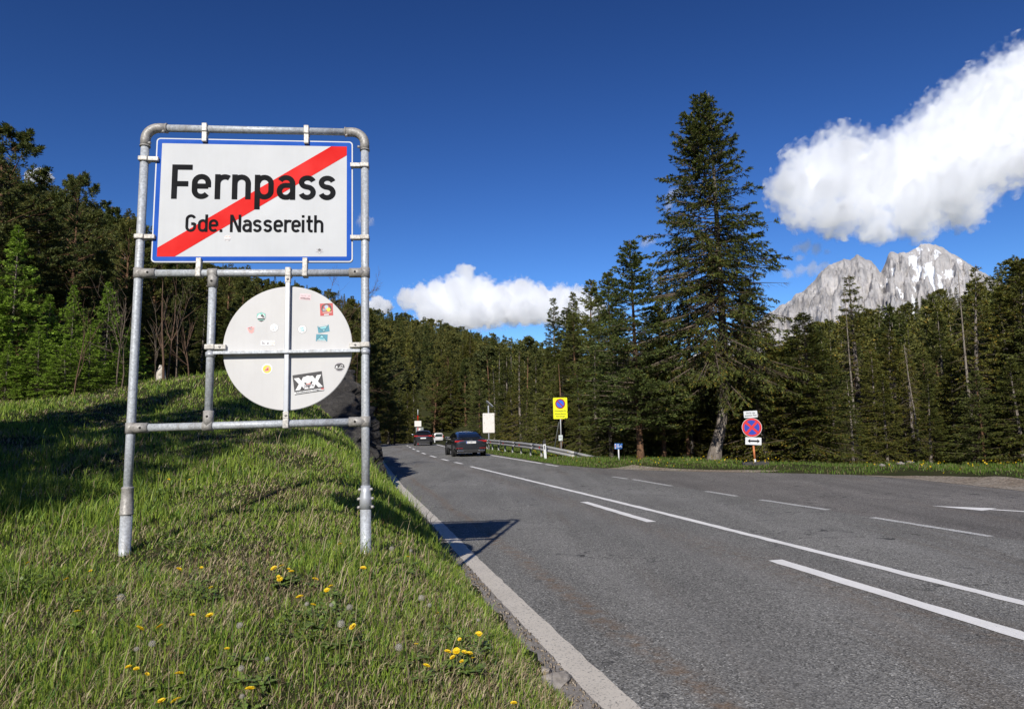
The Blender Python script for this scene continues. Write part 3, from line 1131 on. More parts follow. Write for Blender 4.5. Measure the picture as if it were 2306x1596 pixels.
sticker(.664, -.764, .05, [(circ(0, 0, .036, 24), GY), ([(-.038, -.008), (-.034, .014), (-.014, .026), (.016, .028), (.036, .016), (.039, -.006), (.014, -.026), (-.012, -.026)], DK), ([(-.030, .0), (-.022, .012), (-.012, .006), (-.020, -.006)], WH), ([(-.002, -.004), (.010, .014), (.022, .016), (.030, .004), (.016, -.004)], WH), ([(.004, -.001), (.012, .010), (.021, .011), (.025, .003), (.014, -.001)], DK), (rect(-.034, .034, -.012, -.008), WH)], 'black oval sticker with white lettering')
xl = [(-.105, .052), (-.066, .052), (-.050, .024), (-.034, .052), (.0, .052), (-.032, .002), (.0, -.044), (-.034, -.044), (-.052, -.016), (-.068, -.044), (-.105, -.044), (-.072, .002)]
sticker(.428, -.885, .13, [(rect(-.112, .112, -.078, .078), DK), (xl, WH), ([(x + .105, z) for x, z in xl], WH), (circ(0, .028, .030, 18), WH), (rect(-.016, .016, -.012, -.002), SA), (rect(-.112, .112, -.072, -.056), WH), (rect(.09, .112, -.066, -.056), RD)],
        'black rectangular sticker with two white crosses', [('Jahre', .034, .078, 0, -.022, GY), ('Schwabensturm Stuttgart', .016, .19, -.006, -.064, DK)])
sticker(-.208, .284, 0, [(circ(0, 0, .0265, 24), GY), (circ(0, 0, .0245, 24), WH), ([(-.022, .002), (-.012, .012), (-.004, .006), (.004, .014), (.012, .006), (.022, .004), (.018, .014), (0, .022), (-.018, .014)], SA), (rect(-.022, .022, -.007, .0), GY), (rect(-.018, .018, -.005, -.002), WH), (rect(-.018, .018, -.018, -.010), GY)], 'small round sticker with red peaks', base_y=YP - .0022, parent=pl)
sticker(.505, .182, 0, [([(-.028, .014), (-.004, .014), (0, .022), (.004, .014), (.028, .014), (.018, -.006), (-.018, -.006)], GY), ([(-.014, .010), (0, .018), (.012, .010), (.008, -.003), (-.008, -.003)], DK), (rect(-.03, .03, -.0125, -.009), GY), ([(-.014, -.014), (.014, -.014), (0, -.026)], GY), ([(-.009, -.0155), (.009, -.0155), (0, -.022)], WH)], 'small grey winged emblem sticker', base_y=YP - .0022, parent=pl)
# ------------------------------------------------------------------ trees
def foliage(name, c0, c1, hue_var=.06, trans=.25):
    """needle material: colour from the spray's own tint, a little light through it"""
    m, t, p = new_mat(name)
    at = N(t, 'ShaderNodeAttribute', attribute_name='tint')
    oi = N(t, 'ShaderNodeObjectInfo')
    r = ramp(t, oi.outputs['Random'], [(0, c0), (1, c1)])
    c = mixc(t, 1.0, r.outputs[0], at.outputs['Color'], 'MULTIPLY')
    t.links.new(c, p.inputs['Base Color'])
    p.inputs['Roughness'].default_value = .55
    p.inputs['Specular IOR Level'].default_value = .25
    tr = N(t, 'ShaderNodeBsdfTranslucent')
    t.links.new(c, tr.inputs[0])
    mx = N(t, 'ShaderNodeMixShader')
    mx.inputs[0].default_value = trans
    t.links.new(p.outputs[0], mx.inputs[1])
    t.links.new(tr.outputs[0], mx.inputs[2])
    t.links.new(mx.outputs[0], t.nodes['Material Output'].inputs[0])
    return m


def bark(name, a, b, sc_=9):
    m, t, p = new_mat(name)
    co = obj_co(t)
    mp = N(t, 'ShaderNodeMapping'); mp.inputs['Scale'].default_value = (1, 1, .35)
    t.links.new(co, mp.inputs[0])
    n = noise(t, sc_, 6, .7, mp.outputs[0])
    r = ramp(t, n.outputs[0], [(.3, tuple(q * .45 for q in a)), (.5, a), (.72, b)])
    t.links.new(r.outputs[0], p.inputs['Base Color'])
    p.inputs['Roughness'].default_value = .9
    p.inputs['Specular IOR Level'].default_value = .15
    bump(t, p, n.outputs[0], .8, .04)
    return m


m_spruce = foliage('spruce_needles', (.078, .098, .024), (.165, .165, .036))
m_pine = foliage('pine_needles', (.085, .110, .030), (.150, .160, .040))
m_hero = foliage('old_spruce_needles', (.088, .108, .026), (.088, .108, .026))
m_larch = foliage('larch_needles', (.215, .330, .045), (.255, .370, .052), trans=.35)
m_fars = foliage('far_spruce_needles', (.070, .088, .024), (.165, .165, .036))
m_farp = foliage('far_pine_needles', (.090, .105, .032), (.180, .178, .046))
m_bspruce = bark('spruce_bark', (.20, .17, .145), (.36, .325, .285))
m_bpine = bark('pine_bark', (.16, .09, .052), (.26, .155, .095))
m_twig = bark('dead_twig', (.15, .115, .085), (.26, .22, .18), 30)
m_rtwig = bark('red_twig', (.14, .088, .06), (.24, .16, .115), 30)


def norm(v):
    return v / (np.linalg.norm(v, axis=-1, keepdims=True) + 1e-9)


def kites(p, d, ln, wd, rng, tint, flat=0.0):
    """leaf-like sprays: p base (n,3), d direction, ln length, wd width; tint (n,3)"""
    n = len(p)
    r = norm(rng.normal(size=(n, 3)) + np.array([0, 0, flat]))
    s = norm(np.cross(d, r))
    ln = ln[:, None]; wd = wd[:, None]
    m = p + d * ln * .45
    v = np.stack([p, m + s * wd * .5, p + d * ln, m - s * wd * .5], 1).reshape(-1, 3)
    b = np.arange(n)[:, None] * 4
    f = np.concatenate([b + np.array([[0, 1, 2]]), b + np.array([[0, 2, 3]])])
    return v, f, np.repeat(tint, 4, axis=0)


def limbs(P0, P1, P2, r0):
    """thin three-sided bent limbs through three points (vectorised)"""
    n = len(P0)
    d = norm(P2 - P0)
    a = norm(np.cross(d, np.array([.13, .21, .97])))
    b = np.cross(d, a)
    vs = []
    for P, k in ((P0, 1.0), (P1, .62), (P2, .12)):
        for ang in (0, 2.094, 4.189):
            vs.append(P + (a * math.cos(ang) + b * math.sin(ang)) * (r0 * k)[:, None])
    v = np.stack(vs, 1).reshape(-1, 3)
    o = np.arange(n)[:, None] * 9
    fs = []
    for j in (0, 3):
        for k in range(3):
            k2 = (k + 1) % 3
            fs.append(o + np.array([[j + k, j + k2, j + 3 + k2]]))
            fs.append(o + np.array([[j + k, j + 3 + k2, j + 3 + k]]))
    return v, np.concatenate(fs)


def trunk_mesh(name, H, r0, mat, rng, bend=.0, flare=1.5, n=10, seg=14, sweep=None):
    hs_ = np.linspace(-.35, H, seg)
    pts, rad = [], []
    ph = rng.uniform(0, 6.28)
    for h_ in hs_:
        t_ = max(0, h_ / H)
        off = bend * math.sin(t_ * 3.1 + ph * .3) * H * .02
        x_, y_ = off * math.cos(ph), off * math.sin(ph)
        if sweep is not None:
            x_ += float(np.interp(h_, sweep[0], sweep[1]))
        pts.append((x_, y_, h_))
        rad.append(max(.012, r0 * (1 - t_) ** .85 * (1 + (flare - 1) * math.exp(-max(h_, 0) / .35))))
    mb = MB().tube(pts, rad, n)
    return mb.mesh(name, mat)


def make_spruce(seed, H, Rm, nb=150, ntw=16, nsp=6, z0=.06, droop=.5, spl=.20, spw=.055, brown=.1, dead_lo=.0, gap=0.0, twigbare=.0, thin=0.0, mat=None, wood=True, pw=.85, lvar=(.72, 1.12), hang=0.35, flat=1.6, twigs=False):
    rng = np.random.default_rng(seed)
    u = np.sort(rng.uniform(0, 1, nb)) ** .92
    z = H * (z0 + (0.985 - z0) * u)
    rel = (z - H * z0) / (H * (1 - z0))
    L = Rm * (1 - rel) ** pw * np.minimum(1, .6 + rel * 3.2) * rng.uniform(lvar[0], lvar[1], nb) + .03 * H / 14
    if thin:
        L *= 1 - thin * sstep(.3, .8, rel) * .5
    az = np.arange(nb) * 2.39996 + rng.normal(0, .45, nb)
    keep = rng.uniform(0, 1, nb) > gap * (1 - rel)
    dead = rng.uniform(0, 1, nb) < dead_lo * (1 - sstep(.15, .75, rel))
    ca, sa = np.cos(az), np.sin(az)
    e0 = np.interp(rel, [0, .5, 1], [-.10 - .25 * droop, .05, .75])
    b2 = np.interp(rel, [0, .6, 1], [.75 * droop, .45 * droop, .15])
    c3 = np.interp(rel, [0, .6, 1], [.55 * droop, .35 * droop, .25])

    def bp(i, t):
        r = L[i] * t
        dz = L[i] * (e0[i] * t - b2[i] * t * t + c3[i] * t ** 3)
        return np.stack([ca[i] * r, sa[i] * r, z[i] + dz], -1)
    I0 = np.arange(nb)[keep]
    wv, wf = limbs(bp(I0, np.zeros(len(I0))), bp(I0, np.full(len(I0), .5)), bp(I0, np.full(len(I0), .97)), .010 + .011 * L[I0] * H / 14 * .9)
    # twigs
    cnt = np.maximum(3, (ntw * (L / Rm) ** .8).astype(int))
    cnt[~keep] = 0
    I = np.repeat(np.arange(nb), cnt)
    n = len(I)
    t = rng.uniform(0, 1, n) ** .75
    t = .10 + .90 * t
    p = bp(I, t)
    side = rng.choice([-1, 1], n)
    ang = rng.uniform(.45, 1.15, n) * (1 - .55 * (t > .93))
    dx = ca[I] * np.cos(ang) - sa[I] * np.sin(ang) * side
    dy = sa[I] * np.cos(ang) + ca[I] * np.sin(ang) * side
    dz = rng.normal(-.15 - hang * droop * (1 - rel[I]), .22, n) + .35 * rel[I] + (e0[I] - 2 * b2[I] * t + 3 * c3[I] * t * t) * .5
    d = norm(np.stack([dx, dy, dz], -1))
    tl = (.16 + .30 * L[I] * (1.05 - t)) * rng.uniform(.6, 1.25, n)
    bare = dead[I] | (rng.uniform(0, 1, n) < twigbare * (1 - t))
    tv, tf = limbs(p, p + d * (tl * .5)[:, None] + np.array([0, 0, -.02]), p + d * tl[:, None] + np.array([0, 0, -.05]), np.full(n, .006))
    if not twigs:
        sel = bare | (rng.uniform(0, 1, n) < .12)
        tv, tf = limbs(p[sel], p[sel] + d[sel] * (tl[sel] * .5)[:, None] + np.array([0, 0, -.02]), p[sel] + d[sel] * tl[sel][:, None] + np.array([0, 0, -.05]), np.full(int(sel.sum()), .006))
    # sprays
    J = np.repeat(np.arange(n)[~bare], nsp)
    k = len(J)
    q = rng.uniform(.05, 1, k)
    sp = p[J] + d[J] * (tl[J] * q)[:, None] + np.stack([np.zeros(k), np.zeros(k), -.05 * q * q], -1)
    sd = norm(d[J] + rng.normal(0, .5, (k, 3)) + np.array([0, 0, -.25 * droop]))
    sl_ = spl * rng.uniform(.55, 1.25, k)
    sw = spw * rng.uniform(.7, 1.3, k)
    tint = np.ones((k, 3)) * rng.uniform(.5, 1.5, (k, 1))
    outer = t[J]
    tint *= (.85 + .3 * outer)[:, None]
    br = rng.uniform(0, 1, k) < brown * (1.25 - rel[I[J]])
    tint[br] *= np.array([2.1, 1.25, .95])
    tipc = (rng.uniform(0, 1, k) < .18) & (outer > .7)
    tint[tipc] *= np.array([1.3, 1.28, .9])
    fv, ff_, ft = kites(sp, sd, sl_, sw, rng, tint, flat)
    # leader
    lead = np.array([[0, 0, H * .97], [0, 0, H * .985]])
    lv, lf, ltint = kites(np.repeat(lead, 8, 0), norm(rng.normal(0, .30, (16, 3)) + np.array([0, 0, 1.2])), np.full(16, min(spl, .25) * .9), np.full(16, min(spw, .05)), rng, np.ones((16, 3)))
    V = [fv, lv]; Fs = [ff_, lf + len(fv)]; T = [ft, ltint]; M = [np.zeros(len(ff_) + len(lf), int)]
    o = len(fv) + len(lv)
    if wood:
        V += [wv, tv]; Fs += [wf + o, tf + o + len(wv)]
        T += [np.ones((len(wv) + len(tv), 3))]
        M += [np.ones(len(wf) + len(tf), int)]
    return mesh_tri('spruce_crown', np.concatenate(V), np.concatenate(Fs), [mat or m_spruce, m_twig], np.concatenate(T), matidx=np.concatenate(M))


def make_pine(seed, H, Rm, nb=70, nsub=7, ntuft=16, z0=.35, tl=.17, tw=.028, mat=None, flat=.0, wood=True, up=.45, rsub=.5, topround=.6):
    rng = np.random.default_rng(seed)
    rel = np.sort(rng.uniform(0, 1, nb))
    z = H * (z0 + (.97 - z0) * rel)
    L = Rm * ((1 - rel ** (1.2 + 1.6 * topround)) ** .75 if topround > .2 else (1 - rel) ** .8 * np.minimum(1, .6 + 2.5 * rel)) * rng.uniform(.5, 1.15, nb) + .12
    az = np.arange(nb) * 2.39996 + rng.normal(0, .5, nb)
    ca, sa = np.cos(az), np.sin(az)
    e = np.interp(rel, [0, .5, 1], [.0, .25, .9]) + rng.normal(0, .15, nb)

    def bp(i, t):
        r = L[i] * t
        return np.stack([ca[i] * r, sa[i] * r, z[i] + L[i] * (e[i] * t + .22 * t * t)], -1)
    a0 = np.arange(nb)
    wv, wf = limbs(bp(a0, np.zeros(nb)), bp(a0, np.full(nb, .5)), bp(a0, np.full(nb, .95)), .012 + .014 * L)
    I = np.repeat(a0, nsub)
    n = len(I)
    t = .35 + .65 * rng.uniform(0, 1, n) ** .7
    p = bp(I, t)
    d = norm(np.stack([ca[I], sa[I], np.full(n, .2)], -1) * .8 + rng.normal(0, .6, (n, 3)) + np.array([0, 0, up]))
    sl_ = (.15 + rsub * rng.uniform(.3, 1, n) * L[I] * (1.1 - t)) * 1.0
    pe = p + d * sl_[:, None]
    tv, tf = limbs(p, (p + pe) / 2, pe, np.full(n, .009))
    J = np.repeat(np.arange(n), ntuft)
    k = len(J)
    q = rng.uniform(.35, 1.0, k)
    sp = p[J] + (pe - p)[J] * q[:, None] + rng.normal(0, .04, (k, 3))
    sd = norm(d[J] * .7 + rng.normal(0, .75, (k, 3)) + np.array([0, 0, .25]))
    tint = np.ones((k, 3)) * rng.uniform(.5, 1.5, (k, 1))
    br = rng.uniform(0, 1, k) < .06
    tint[br] *= np.array([1.9, 1.3, .9])
    fv, ff_, ft = kites(sp, sd, tl * rng.uniform(.6, 1.3, k), tw * rng.uniform(.7, 1.4, k) * 1.6, rng, tint, .6)
    V = [fv]; Fs = [ff_]; T = [ft]; M = [np.zeros(len(ff_), int)]
    if wood:
        o = len(fv)
        V += [wv, tv]; Fs += [wf + o, tf + o + len(wv)]
        T += [np.ones((len(wv) + len(tv), 3))]
        M += [np.ones(len(wf) + len(tf), int)]
    return mesh_tri('pine_crown', np.concatenate(V), np.concatenate(Fs), [mat or m_pine, m_bpine], np.concatenate(T), matidx=np.concatenate(M))


def tree(name, loc, trunk, crown, label, group=None, rotz=0.0, scale=1.0, lean=(0, 0), cat='tree'):
    e = empty(name, loc, rotz, label, cat, group)
    e.rotation_euler = (lean[0], lean[1], rotz)
    e.scale = scale if hasattr(scale, '__len__') else (scale,) * 3
    if trunk is not None:
        ob('trunk', trunk, e)
    ob('crown', crown, e)
    return e


rng = np.random.default_rng(11)
T_ = {}
# --- mesh kinds (H is the mesh height; things scale it)
SP = []
for k, (H, Rm, kw) in enumerate([
        (14, 3.0, dict(nb=280, ntw=30, nsp=18, droop=.55, spl=.135, spw=.040, brown=.14, z0=.05)),
        (14, 2.6, dict(nb=260, ntw=28, nsp=18, droop=.7, spl=.135, spw=.040, brown=.08, z0=.03, hang=.6)),
        (14, 2.3, dict(nb=250, ntw=26, nsp=18, droop=.45, spl=.13, spw=.039, brown=.05, z0=.02)),
        (14, 2.0, dict(nb=210, ntw=20, nsp=17, droop=.75, spl=.135, spw=.040, brown=.12, z0=.06, dead_lo=.3, gap=.2, twigbare=.3)),
]):
    SP.append((trunk_mesh('spruce_trunk', H, .19, m_bspruce, rng, .6), make_spruce(100 + k, H, Rm, **kw)))
PI_ = []
for k, (H, Rm, kw) in enumerate([
        (14, 2.4, dict(nb=120, nsub=12, ntuft=34, z0=.08, tl=.16, tw=.024, topround=.15, rsub=.45)),
        (14, 2.9, dict(nb=115, nsub=12, ntuft=40, z0=.16, tl=.16, tw=.024, topround=1.0)),
]):
    PI_.append((trunk_mesh('pine_trunk', H, .17, m_bpine, rng, 1.2), make_pine(200 + k, H, Rm, **kw)))
PC = []
for k in range(2):
    PC.append((trunk_mesh('pine_trunk', 14, .17, m_bpine, rng, .6),
               make_spruce(250 + k, 14, 3.9, nb=250, ntw=30, nsp=16, droop=-.45, spl=.16, spw=.046, brown=.03, z0=.13, mat=m_pine, hang=0, pw=.9, lvar=(.6, 1.15), flat=.3)))
FS, FP = [], []
for k in range(5):
    FS.append((trunk_mesh('far_trunk', 14, .17, m_bspruce, rng, .4, n=5, seg=4),
               make_spruce(300 + k, 14, 2.0 + .25 * (k % 3), nb=130, ntw=12, nsp=4, spl=.40, spw=.14, droop=.6, brown=.05, z0=.03 + .05 * (k % 2), mat=m_fars, wood=False, pw=.95)))
    FP.append((trunk_mesh('far_trunk', 14, .19, m_bpine, rng, .8, n=5, seg=4),
               make_pine(400 + k, 14, 2.2 + .3 * (k % 3), nb=60, nsub=8, ntuft=9, z0=.22 + .08 * (k % 3), tl=.42, tw=.09, mat=m_farp, wood=False, topround=.8 + .3 * (k % 2))))

# --- the big leaning spruce with its twisted foot
H = 15.1
hz = at_y(1622, 1042, 27.2)
hx, hy = float(hz[0]), 27.2
hero_tr = trunk_mesh('spruce_trunk', H, .225, m_bspruce, np.random.default_rng(2), .35, 1.35, 14, 40,
                     sweep=([0, .5, 1.2, 2.2, 3.2, 5, 9, 15.6], [-.22, -.10, .12, .30, .40, .42, .42, .30]))
hero_cr = make_spruce(77, H, 3.95, nb=430, ntw=40, nsp=22, z0=.20, droop=.9, spl=.125, spw=.034, brown=.13, dead_lo=.12, gap=.06, twigbare=.22, pw=.78, lvar=(.55, 1.18), twigs=True, mat=m_hero)
hero = tree('spruce_tree', (hx, hy, tz(hx, hy)), hero_tr, hero_cr, 'tallest spruce with brown inner twigs and a bent scarred foot behind the lot', rotz=.4)
hero.rotation_euler = (0, 0, 0)
# ------------------------------------------------------------------ placing the trees
m_pale = bark('pale_dead_wood', (.22, .19, .155), (.36, .325, .28))
def put(kind, px, top, Y, label, group=None, idx=0, rz=0.0, wide=1.0, lean=(0, 0), base=None, name=None):
    """a tree whose tip shows at picture column px, row top, standing Y metres away"""
    tip = at_y(px, top, Y)
    x_ = float(tip[0])
    if base is not None:
        x_ = float(at_y(base, 1030, Y)[0])
    z_ = tz(x_, Y)
    h_ = float(tip[2]) - z_
    src = {'s': SP, 'p': PI_, 'c': PC, 'fs': FS, 'fp': FP}[kind]
    tr, cr = src[idx % len(src)]
    k = h_ / 14.0
    ly = math.atan2(float(tip[0]) - x_, h_)
    nm = name or ('spruce_tree' if kind in ('s', 'fs') else 'pine_tree')
    t_ = tree(nm, (x_, Y, z_ - .05), tr, cr, label, group, rz, (k * wide, k * wide, k), (lean[0], lean[1] + ly))
    return t_


put('c', 1410, 540, 27.5, 'pine with upright pale shoots standing left of the tallest spruce', idx=0, rz=1.0, wide=1.25, base=1443)
put('s', 1745, 610, 27.4, 'bushy spruce with drooping yellowish branches right of the tallest spruce', idx=0, rz=2.0, wide=1.35, base=1730)
put('s', 1808, 700, 26.3, 'low broad spruce whose branches reach over the verge right of the no-stopping sign', idx=0, rz=.3, wide=1.9)
put('s', 1545, 780, 29.6, 'low bushy spruce filling the gap left of the tallest spruce', idx=0, rz=5.3, wide=1.15)
put('s', 1660, 800, 31.0, 'low bushy spruce right behind the tallest spruce', idx=1, rz=3.3, wide=1.5)
put('c', 1480, 690, 28.4, 'young pine between the pale-shooted pine and the tallest spruce', idx=1, rz=4.3, wide=1.2)
put('c', 1290, 700, 39, 'young pine standing behind the yellow sign', idx=0, rz=4.3, wide=1.2)
put('c', 1368, 610, 37.5, 'dense pine directly left of the pine with pale shoots', idx=1, rz=.4, wide=1.15)
put('s', 1275, 690, 41, 'spruce rising between the narrow spruce and the dense pines', idx=0, rz=2.4, wide=1.3)
put('s', 1370, 800, 30, 'low spruce left of the pale-shooted pine', idx=0, rz=1.3, wide=1.6)
put('s', 1898, 618, 34, 'slender spruce with bare pale trunk and open top', idx=3, rz=.9, wide=1.35, base=1945)
put('s', 2150, 595, 27, 'leaning spruce with long bare pale trunk near the gravel shoulder', idx=3, rz=2.7, wide=1.15, base=2212)
put('s', 2038, 770, 29, 'short half dead spruce with grey twiggy top', idx=3, rz=4.0, wide=1.2, base=2060)
put('s', 1245, 668, 52, 'spruce with narrow pointed top behind the yellow sign', idx=2, rz=.5, wide=1.1)
put('c', 1330, 628, 44, 'dense pine rising behind the yellow sign', idx=1, rz=2.2, wide=1.2)
put('s', 1490, 605, 33, 'spruce squeezed between the pine and the tallest spruce', idx=2, rz=2.2, wide=1.0)
put('s', 1290, 655, 48, 'spruce between the narrow spruce and the dense pine', idx=1, rz=4.2, wide=.9)
G = 'trees of the forest edge behind the parking lot'
ZN = [(1200, 'behind the solar board'), (1300, 'behind the yellow sign'), (1400, 'behind the kilometre sign'), (1540, 'around the pine with pale shoots'), (1680, 'around the foot of the tallest spruce'), (1800, 'behind the round no-stopping sign'), (1900, 'beside the slender open-topped spruce'), (1990, 'behind the flowery verge'), (2130, 'behind the pale verge stones'), (9999, 'behind the gravel shoulder')]


def edge_label(kind, px, top):
    z_ = [b for a, b in ZN if px < a][0]
    return ('tall' if top < 745 else 'low' if top > 825 else 'middle-sized') + ' dark ' + ('pine' if kind == 'p' else 'spruce') + ' of the forest edge ' + z_


r_ = np.random.default_rng(5)
row = []
# forest wall behind the lot, from the guardrail to the right border of the picture
for k, (px, top, Y) in enumerate([(1140, 800, 62), (1170, 790, 57), (1205, 800, 47), (1225, 830, 41), (1265, 800, 37), (1300, 830, 34), (1340, 760, 35), (1365, 820, 31), (1385, 740, 38), (1450, 700, 32), (1475, 790, 29.5), (1510, 720, 30.5),
                                  (1545, 640, 36), (1560, 800, 31.5), (1590, 760, 34), (1660, 700, 35), (1690, 790, 31.5), (1730, 760, 32), (1780, 800, 30), (1830, 840, 26.2), (1835, 780, 33), (1870, 800, 30), (1905, 840, 27), (1920, 760, 36),
                                  (1960, 790, 32), (1985, 840, 27.5), (2000, 740, 38), (2030, 830, 30), (2075, 780, 33), (2085, 850, 26.5), (2110, 700, 37), (2140, 800, 29), (2175, 730, 33), (2195, 830, 25.5), (2225, 690, 34), (2250, 640, 30), (2275, 800, 24.5), (2290, 580, 27),
                                  (2330, 690, 25), (2370, 560, 27), (2420, 640, 26), (2480, 560, 30), (2560, 600, 28),
                                  (1080, 850, 72), (1110, 830, 66), (1150, 870, 60), (1185, 880, 52), (1235, 890, 45), (1330, 880, 36), (1410, 880, 31)]):
    kind = 'c' if k % 5 == 3 else 's'
    put(kind, px, top, Y, edge_label('p' if kind == 'c' else 's', px, top), G, idx=(k * 3 + k // 4) % (4 if kind == 's' else 2) if k % 5 else 1, rz=float(r_.uniform(0, 6.28)), wide=float(r_.uniform(1.1, 1.55)))
# bare shaded stems seen under the crowns
GT = 'thin stems at the forest edge'
for k, (px, Y, top, rr, mt) in enumerate([(1553, 29, 700, .085, m_bpine), (1580, 30, 760, .075, m_bspruce), (1486, 30.5, 800, .06, m_bspruce), (1264, 36, 820, .10, m_bpine), (1530, 33, 800, .06, m_bspruce), (1400, 33, 800, .06, m_bspruce)]):
    q = at_y(px, 1030, Y)
    x_ = float(q[0])
    h_ = float(at_y(px, top, Y)[2]) - tz(x_, Y)
    e = empty('bare_stem_tree', (x_, Y, tz(x_, Y)), 0, 'thin bare conifer stem standing in the shade of the forest edge', 'tree', GT)
    ob('trunk', trunk_mesh('stem', h_, rr, mt, np.random.default_rng(k), .8, 1.2, 8, 12), e)
    rg = np.random.default_rng(50 + k)
    n = 16
    zz = rg.uniform(.5, h_ * .8, n)
    az = rg.uniform(0, 6.28, n)
    L = rg.uniform(.4, 1.3, n)
    P0 = np.stack([0 * zz, 0 * zz, zz], 1)
    D = np.stack([np.cos(az), np.sin(az), rg.normal(-.1, .2, n)], 1)
    v, f = limbs(P0, P0 + D * (L * .5)[:, None], P0 + D * L[:, None] + np.array([0, 0, -.15]), np.full(n, .016))
    ob('crown', mesh_tri('dead_branches', v, f, m_twig), e, label='bare dead branches')

for k, (bx_, tx_, top, Y, rr, lb) in enumerate([(2212, 2152, 610, 26.6, .085, 'long pale bare trunk leaning left in front of the forest by the gravel shoulder'), (1938, 1900, 650, 31.0, .075, 'pale bare trunk with short dead twigs beside the slender open-topped spruce'), (2075, 2040, 775, 28.2, .06, 'short grey bare trunk with many dead twigs behind the verge stones')]):
    q = at_y(bx_, 1040, Y)
    x_ = float(q[0]); gz_ = tz(x_, Y)
    tp = at_y(tx_, top, Y)
    h_ = float(tp[2]) - gz_
    e = empty('dead_tree', (x_, Y, gz_), 0, lb, 'tree', None)
    e.rotation_euler = (0, math.atan2(float(tp[0]) - x_, h_), 0)
    ob('trunk', trunk_mesh('dead_trunk', h_, rr, m_pale, np.random.default_rng(70 + k), .7, 1.25, 8, 16), e)
    rg = np.random.default_rng(90 + k)
    n = 110
    zz = h_ * rg.uniform(.12, .97, n)
    az = rg.uniform(0, 6.28, n)
    L = rg.uniform(.3, 1.25, n) * (1.1 - zz / h_)+ .12
    P0 = np.stack([0 * zz, 0 * zz, zz], 1)
    D = np.stack([np.cos(az), np.sin(az), rg.normal(-.15, .2, n)], 1)
    v, f = limbs(P0, P0 + D * (L * .5)[:, None], P0 + D * L[:, None] + np.array([0, 0, -.12]), np.full(n, .010))
    ob('dead_branches', mesh_tri('dead_branches', v, f, m_twig), e)

# --- left bank: dark forest behind the larches
GB = 'trees of the dark wood on the left bank'
ZL = [(0, 'left of the big spreading pine'), (200, 'behind the young larches'), (330, 'behind the left sign post'), (480, 'behind the bare saplings'), (640, 'behind the left half of the round plate'), (800, 'behind the right half of the round plate'), (9999, 'beside the road bend')]


def wood_label(kind, px, top):
    z_ = [b for a, b in ZL if px < a][0]
    return ('tall' if top < 560 else 'low' if top > 690 else 'middle-sized') + ' dark ' + ('pine' if kind == 'p' else 'spruce') + ' of the left wood ' + z_


put('p', 30, 285, 27, 'big dark pine with spreading crown at the edge of the wood above the bank', idx=1, rz=.7, wide=1.35)
put('p', 175, 390, 34, 'dark pine with one limb reaching out beside the big pine', idx=1, rz=2.9, wide=1.0)
put('p', -60, 330, 25, wood_label('p', -60, 330), GB, idx=1, rz=3.9, wide=1.2)
for k, (px, top, Y) in enumerate([(90, 440, 30), (130, 455, 36), (60, 520, 26), (215, 470, 38), (255, 462, 46), (290, 490, 42), (320, 505, 50), (355, 530, 44), (230, 560, 31), (310, 600, 33), (390, 560, 47), (430, 575, 55), (470, 590, 50), (510, 600, 58), (400, 660, 37), (460, 680, 40), (550, 615, 54), (590, 625, 62), (520, 700, 44),
                                  (630, 635, 60), (670, 640, 66), (600, 720, 47), (710, 645, 70), (660, 720, 52), (750, 655, 66), (720, 740, 56), (790, 670, 74), (780, 760, 60), (830, 690, 80), (10, 600, 28), (150, 620, 29), (-40, 520, 27), (-130, 350, 30), (-110, 500, 24), (820, 820, 66), (850, 780, 84), (875, 850, 95), (890, 900, 88)]):
    kind = 'p' if k % 3 else 's'
    put(kind, px, top, Y, wood_label(kind, px, top), GB, idx=k % 2 if kind == 'p' else (k // 3) % 3, rz=float(r_.uniform(0, 6.28)), wide=float(r_.uniform(1.15, 1.6)))

GW = 'trees of the dark wall behind the road bend'
for k in range(34):
    x_ = -46 + 36 * (k % 17) / 16 + float(r_.uniform(-1, 1)); y_ = (112 + .30 * (x_ + 46) if k < 17 else 124 + .35 * (x_ + 46)) + float(r_.uniform(-2, 2))
    if x_ > -17.5:
        y_ += 22
    h_ = float(r_.uniform(9, 15))
    kind = 'p' if k % 3 == 1 else 's'
    tr, cr = (PI_ if kind == 'p' else SP)[k % 2 if kind == 'p' else k % 3]
    k_ = h_ / 14
    tree('pine_tree' if kind == 'p' else 'spruce_tree', (x_, y_, tz(x_, y_)), tr, cr, 'dark ' + ('pine' if kind == 'p' else 'spruce') + ' in the shaded wall of trees where the road bends', GW, k * 2.2, (k_ * 1.4, k_ * 1.4, k_))

# --- out of the frame on the left and behind the camera: the trees whose shade lies on the bank
GS = 'trees beside the viewer that shade the bank'
for k, (x_, y_, h_, wd, ix) in enumerate([(-7.4, 6.2, 11.3, .85, 2), (-8.5, 4.6, 10.0, .95, 1), (-9.8, 6.6, 7.8, 1.3, 0), (-10.8, 1.0, 9.6, 1.3, 0), (-7.4, -1.6, 8.8, .7, 2), (-8.6, -4.4, 12.0, .7, 1), (-11.0, -5.0, 12.5, 1.0, 0), (-13.8, -2.0, 10, 1.2, 1), (-13.2, 4.8, 7.2, 1.5, 0), (-16.5, 1, 9.0, 1.4, 2), (-6.7, 2.3, 10.0, .75, 2), (-6.2, -.6, 10.9, .62, 1)]):
    tr, cr = SP[ix]
    k_ = h_ / 14
    tree('spruce_tree', (x_, y_, tz(x_, y_)), tr, cr, 'spruce standing left of the sign beyond the picture edge', GS, k * 1.3, (k_ * wd, k_ * wd, k_))

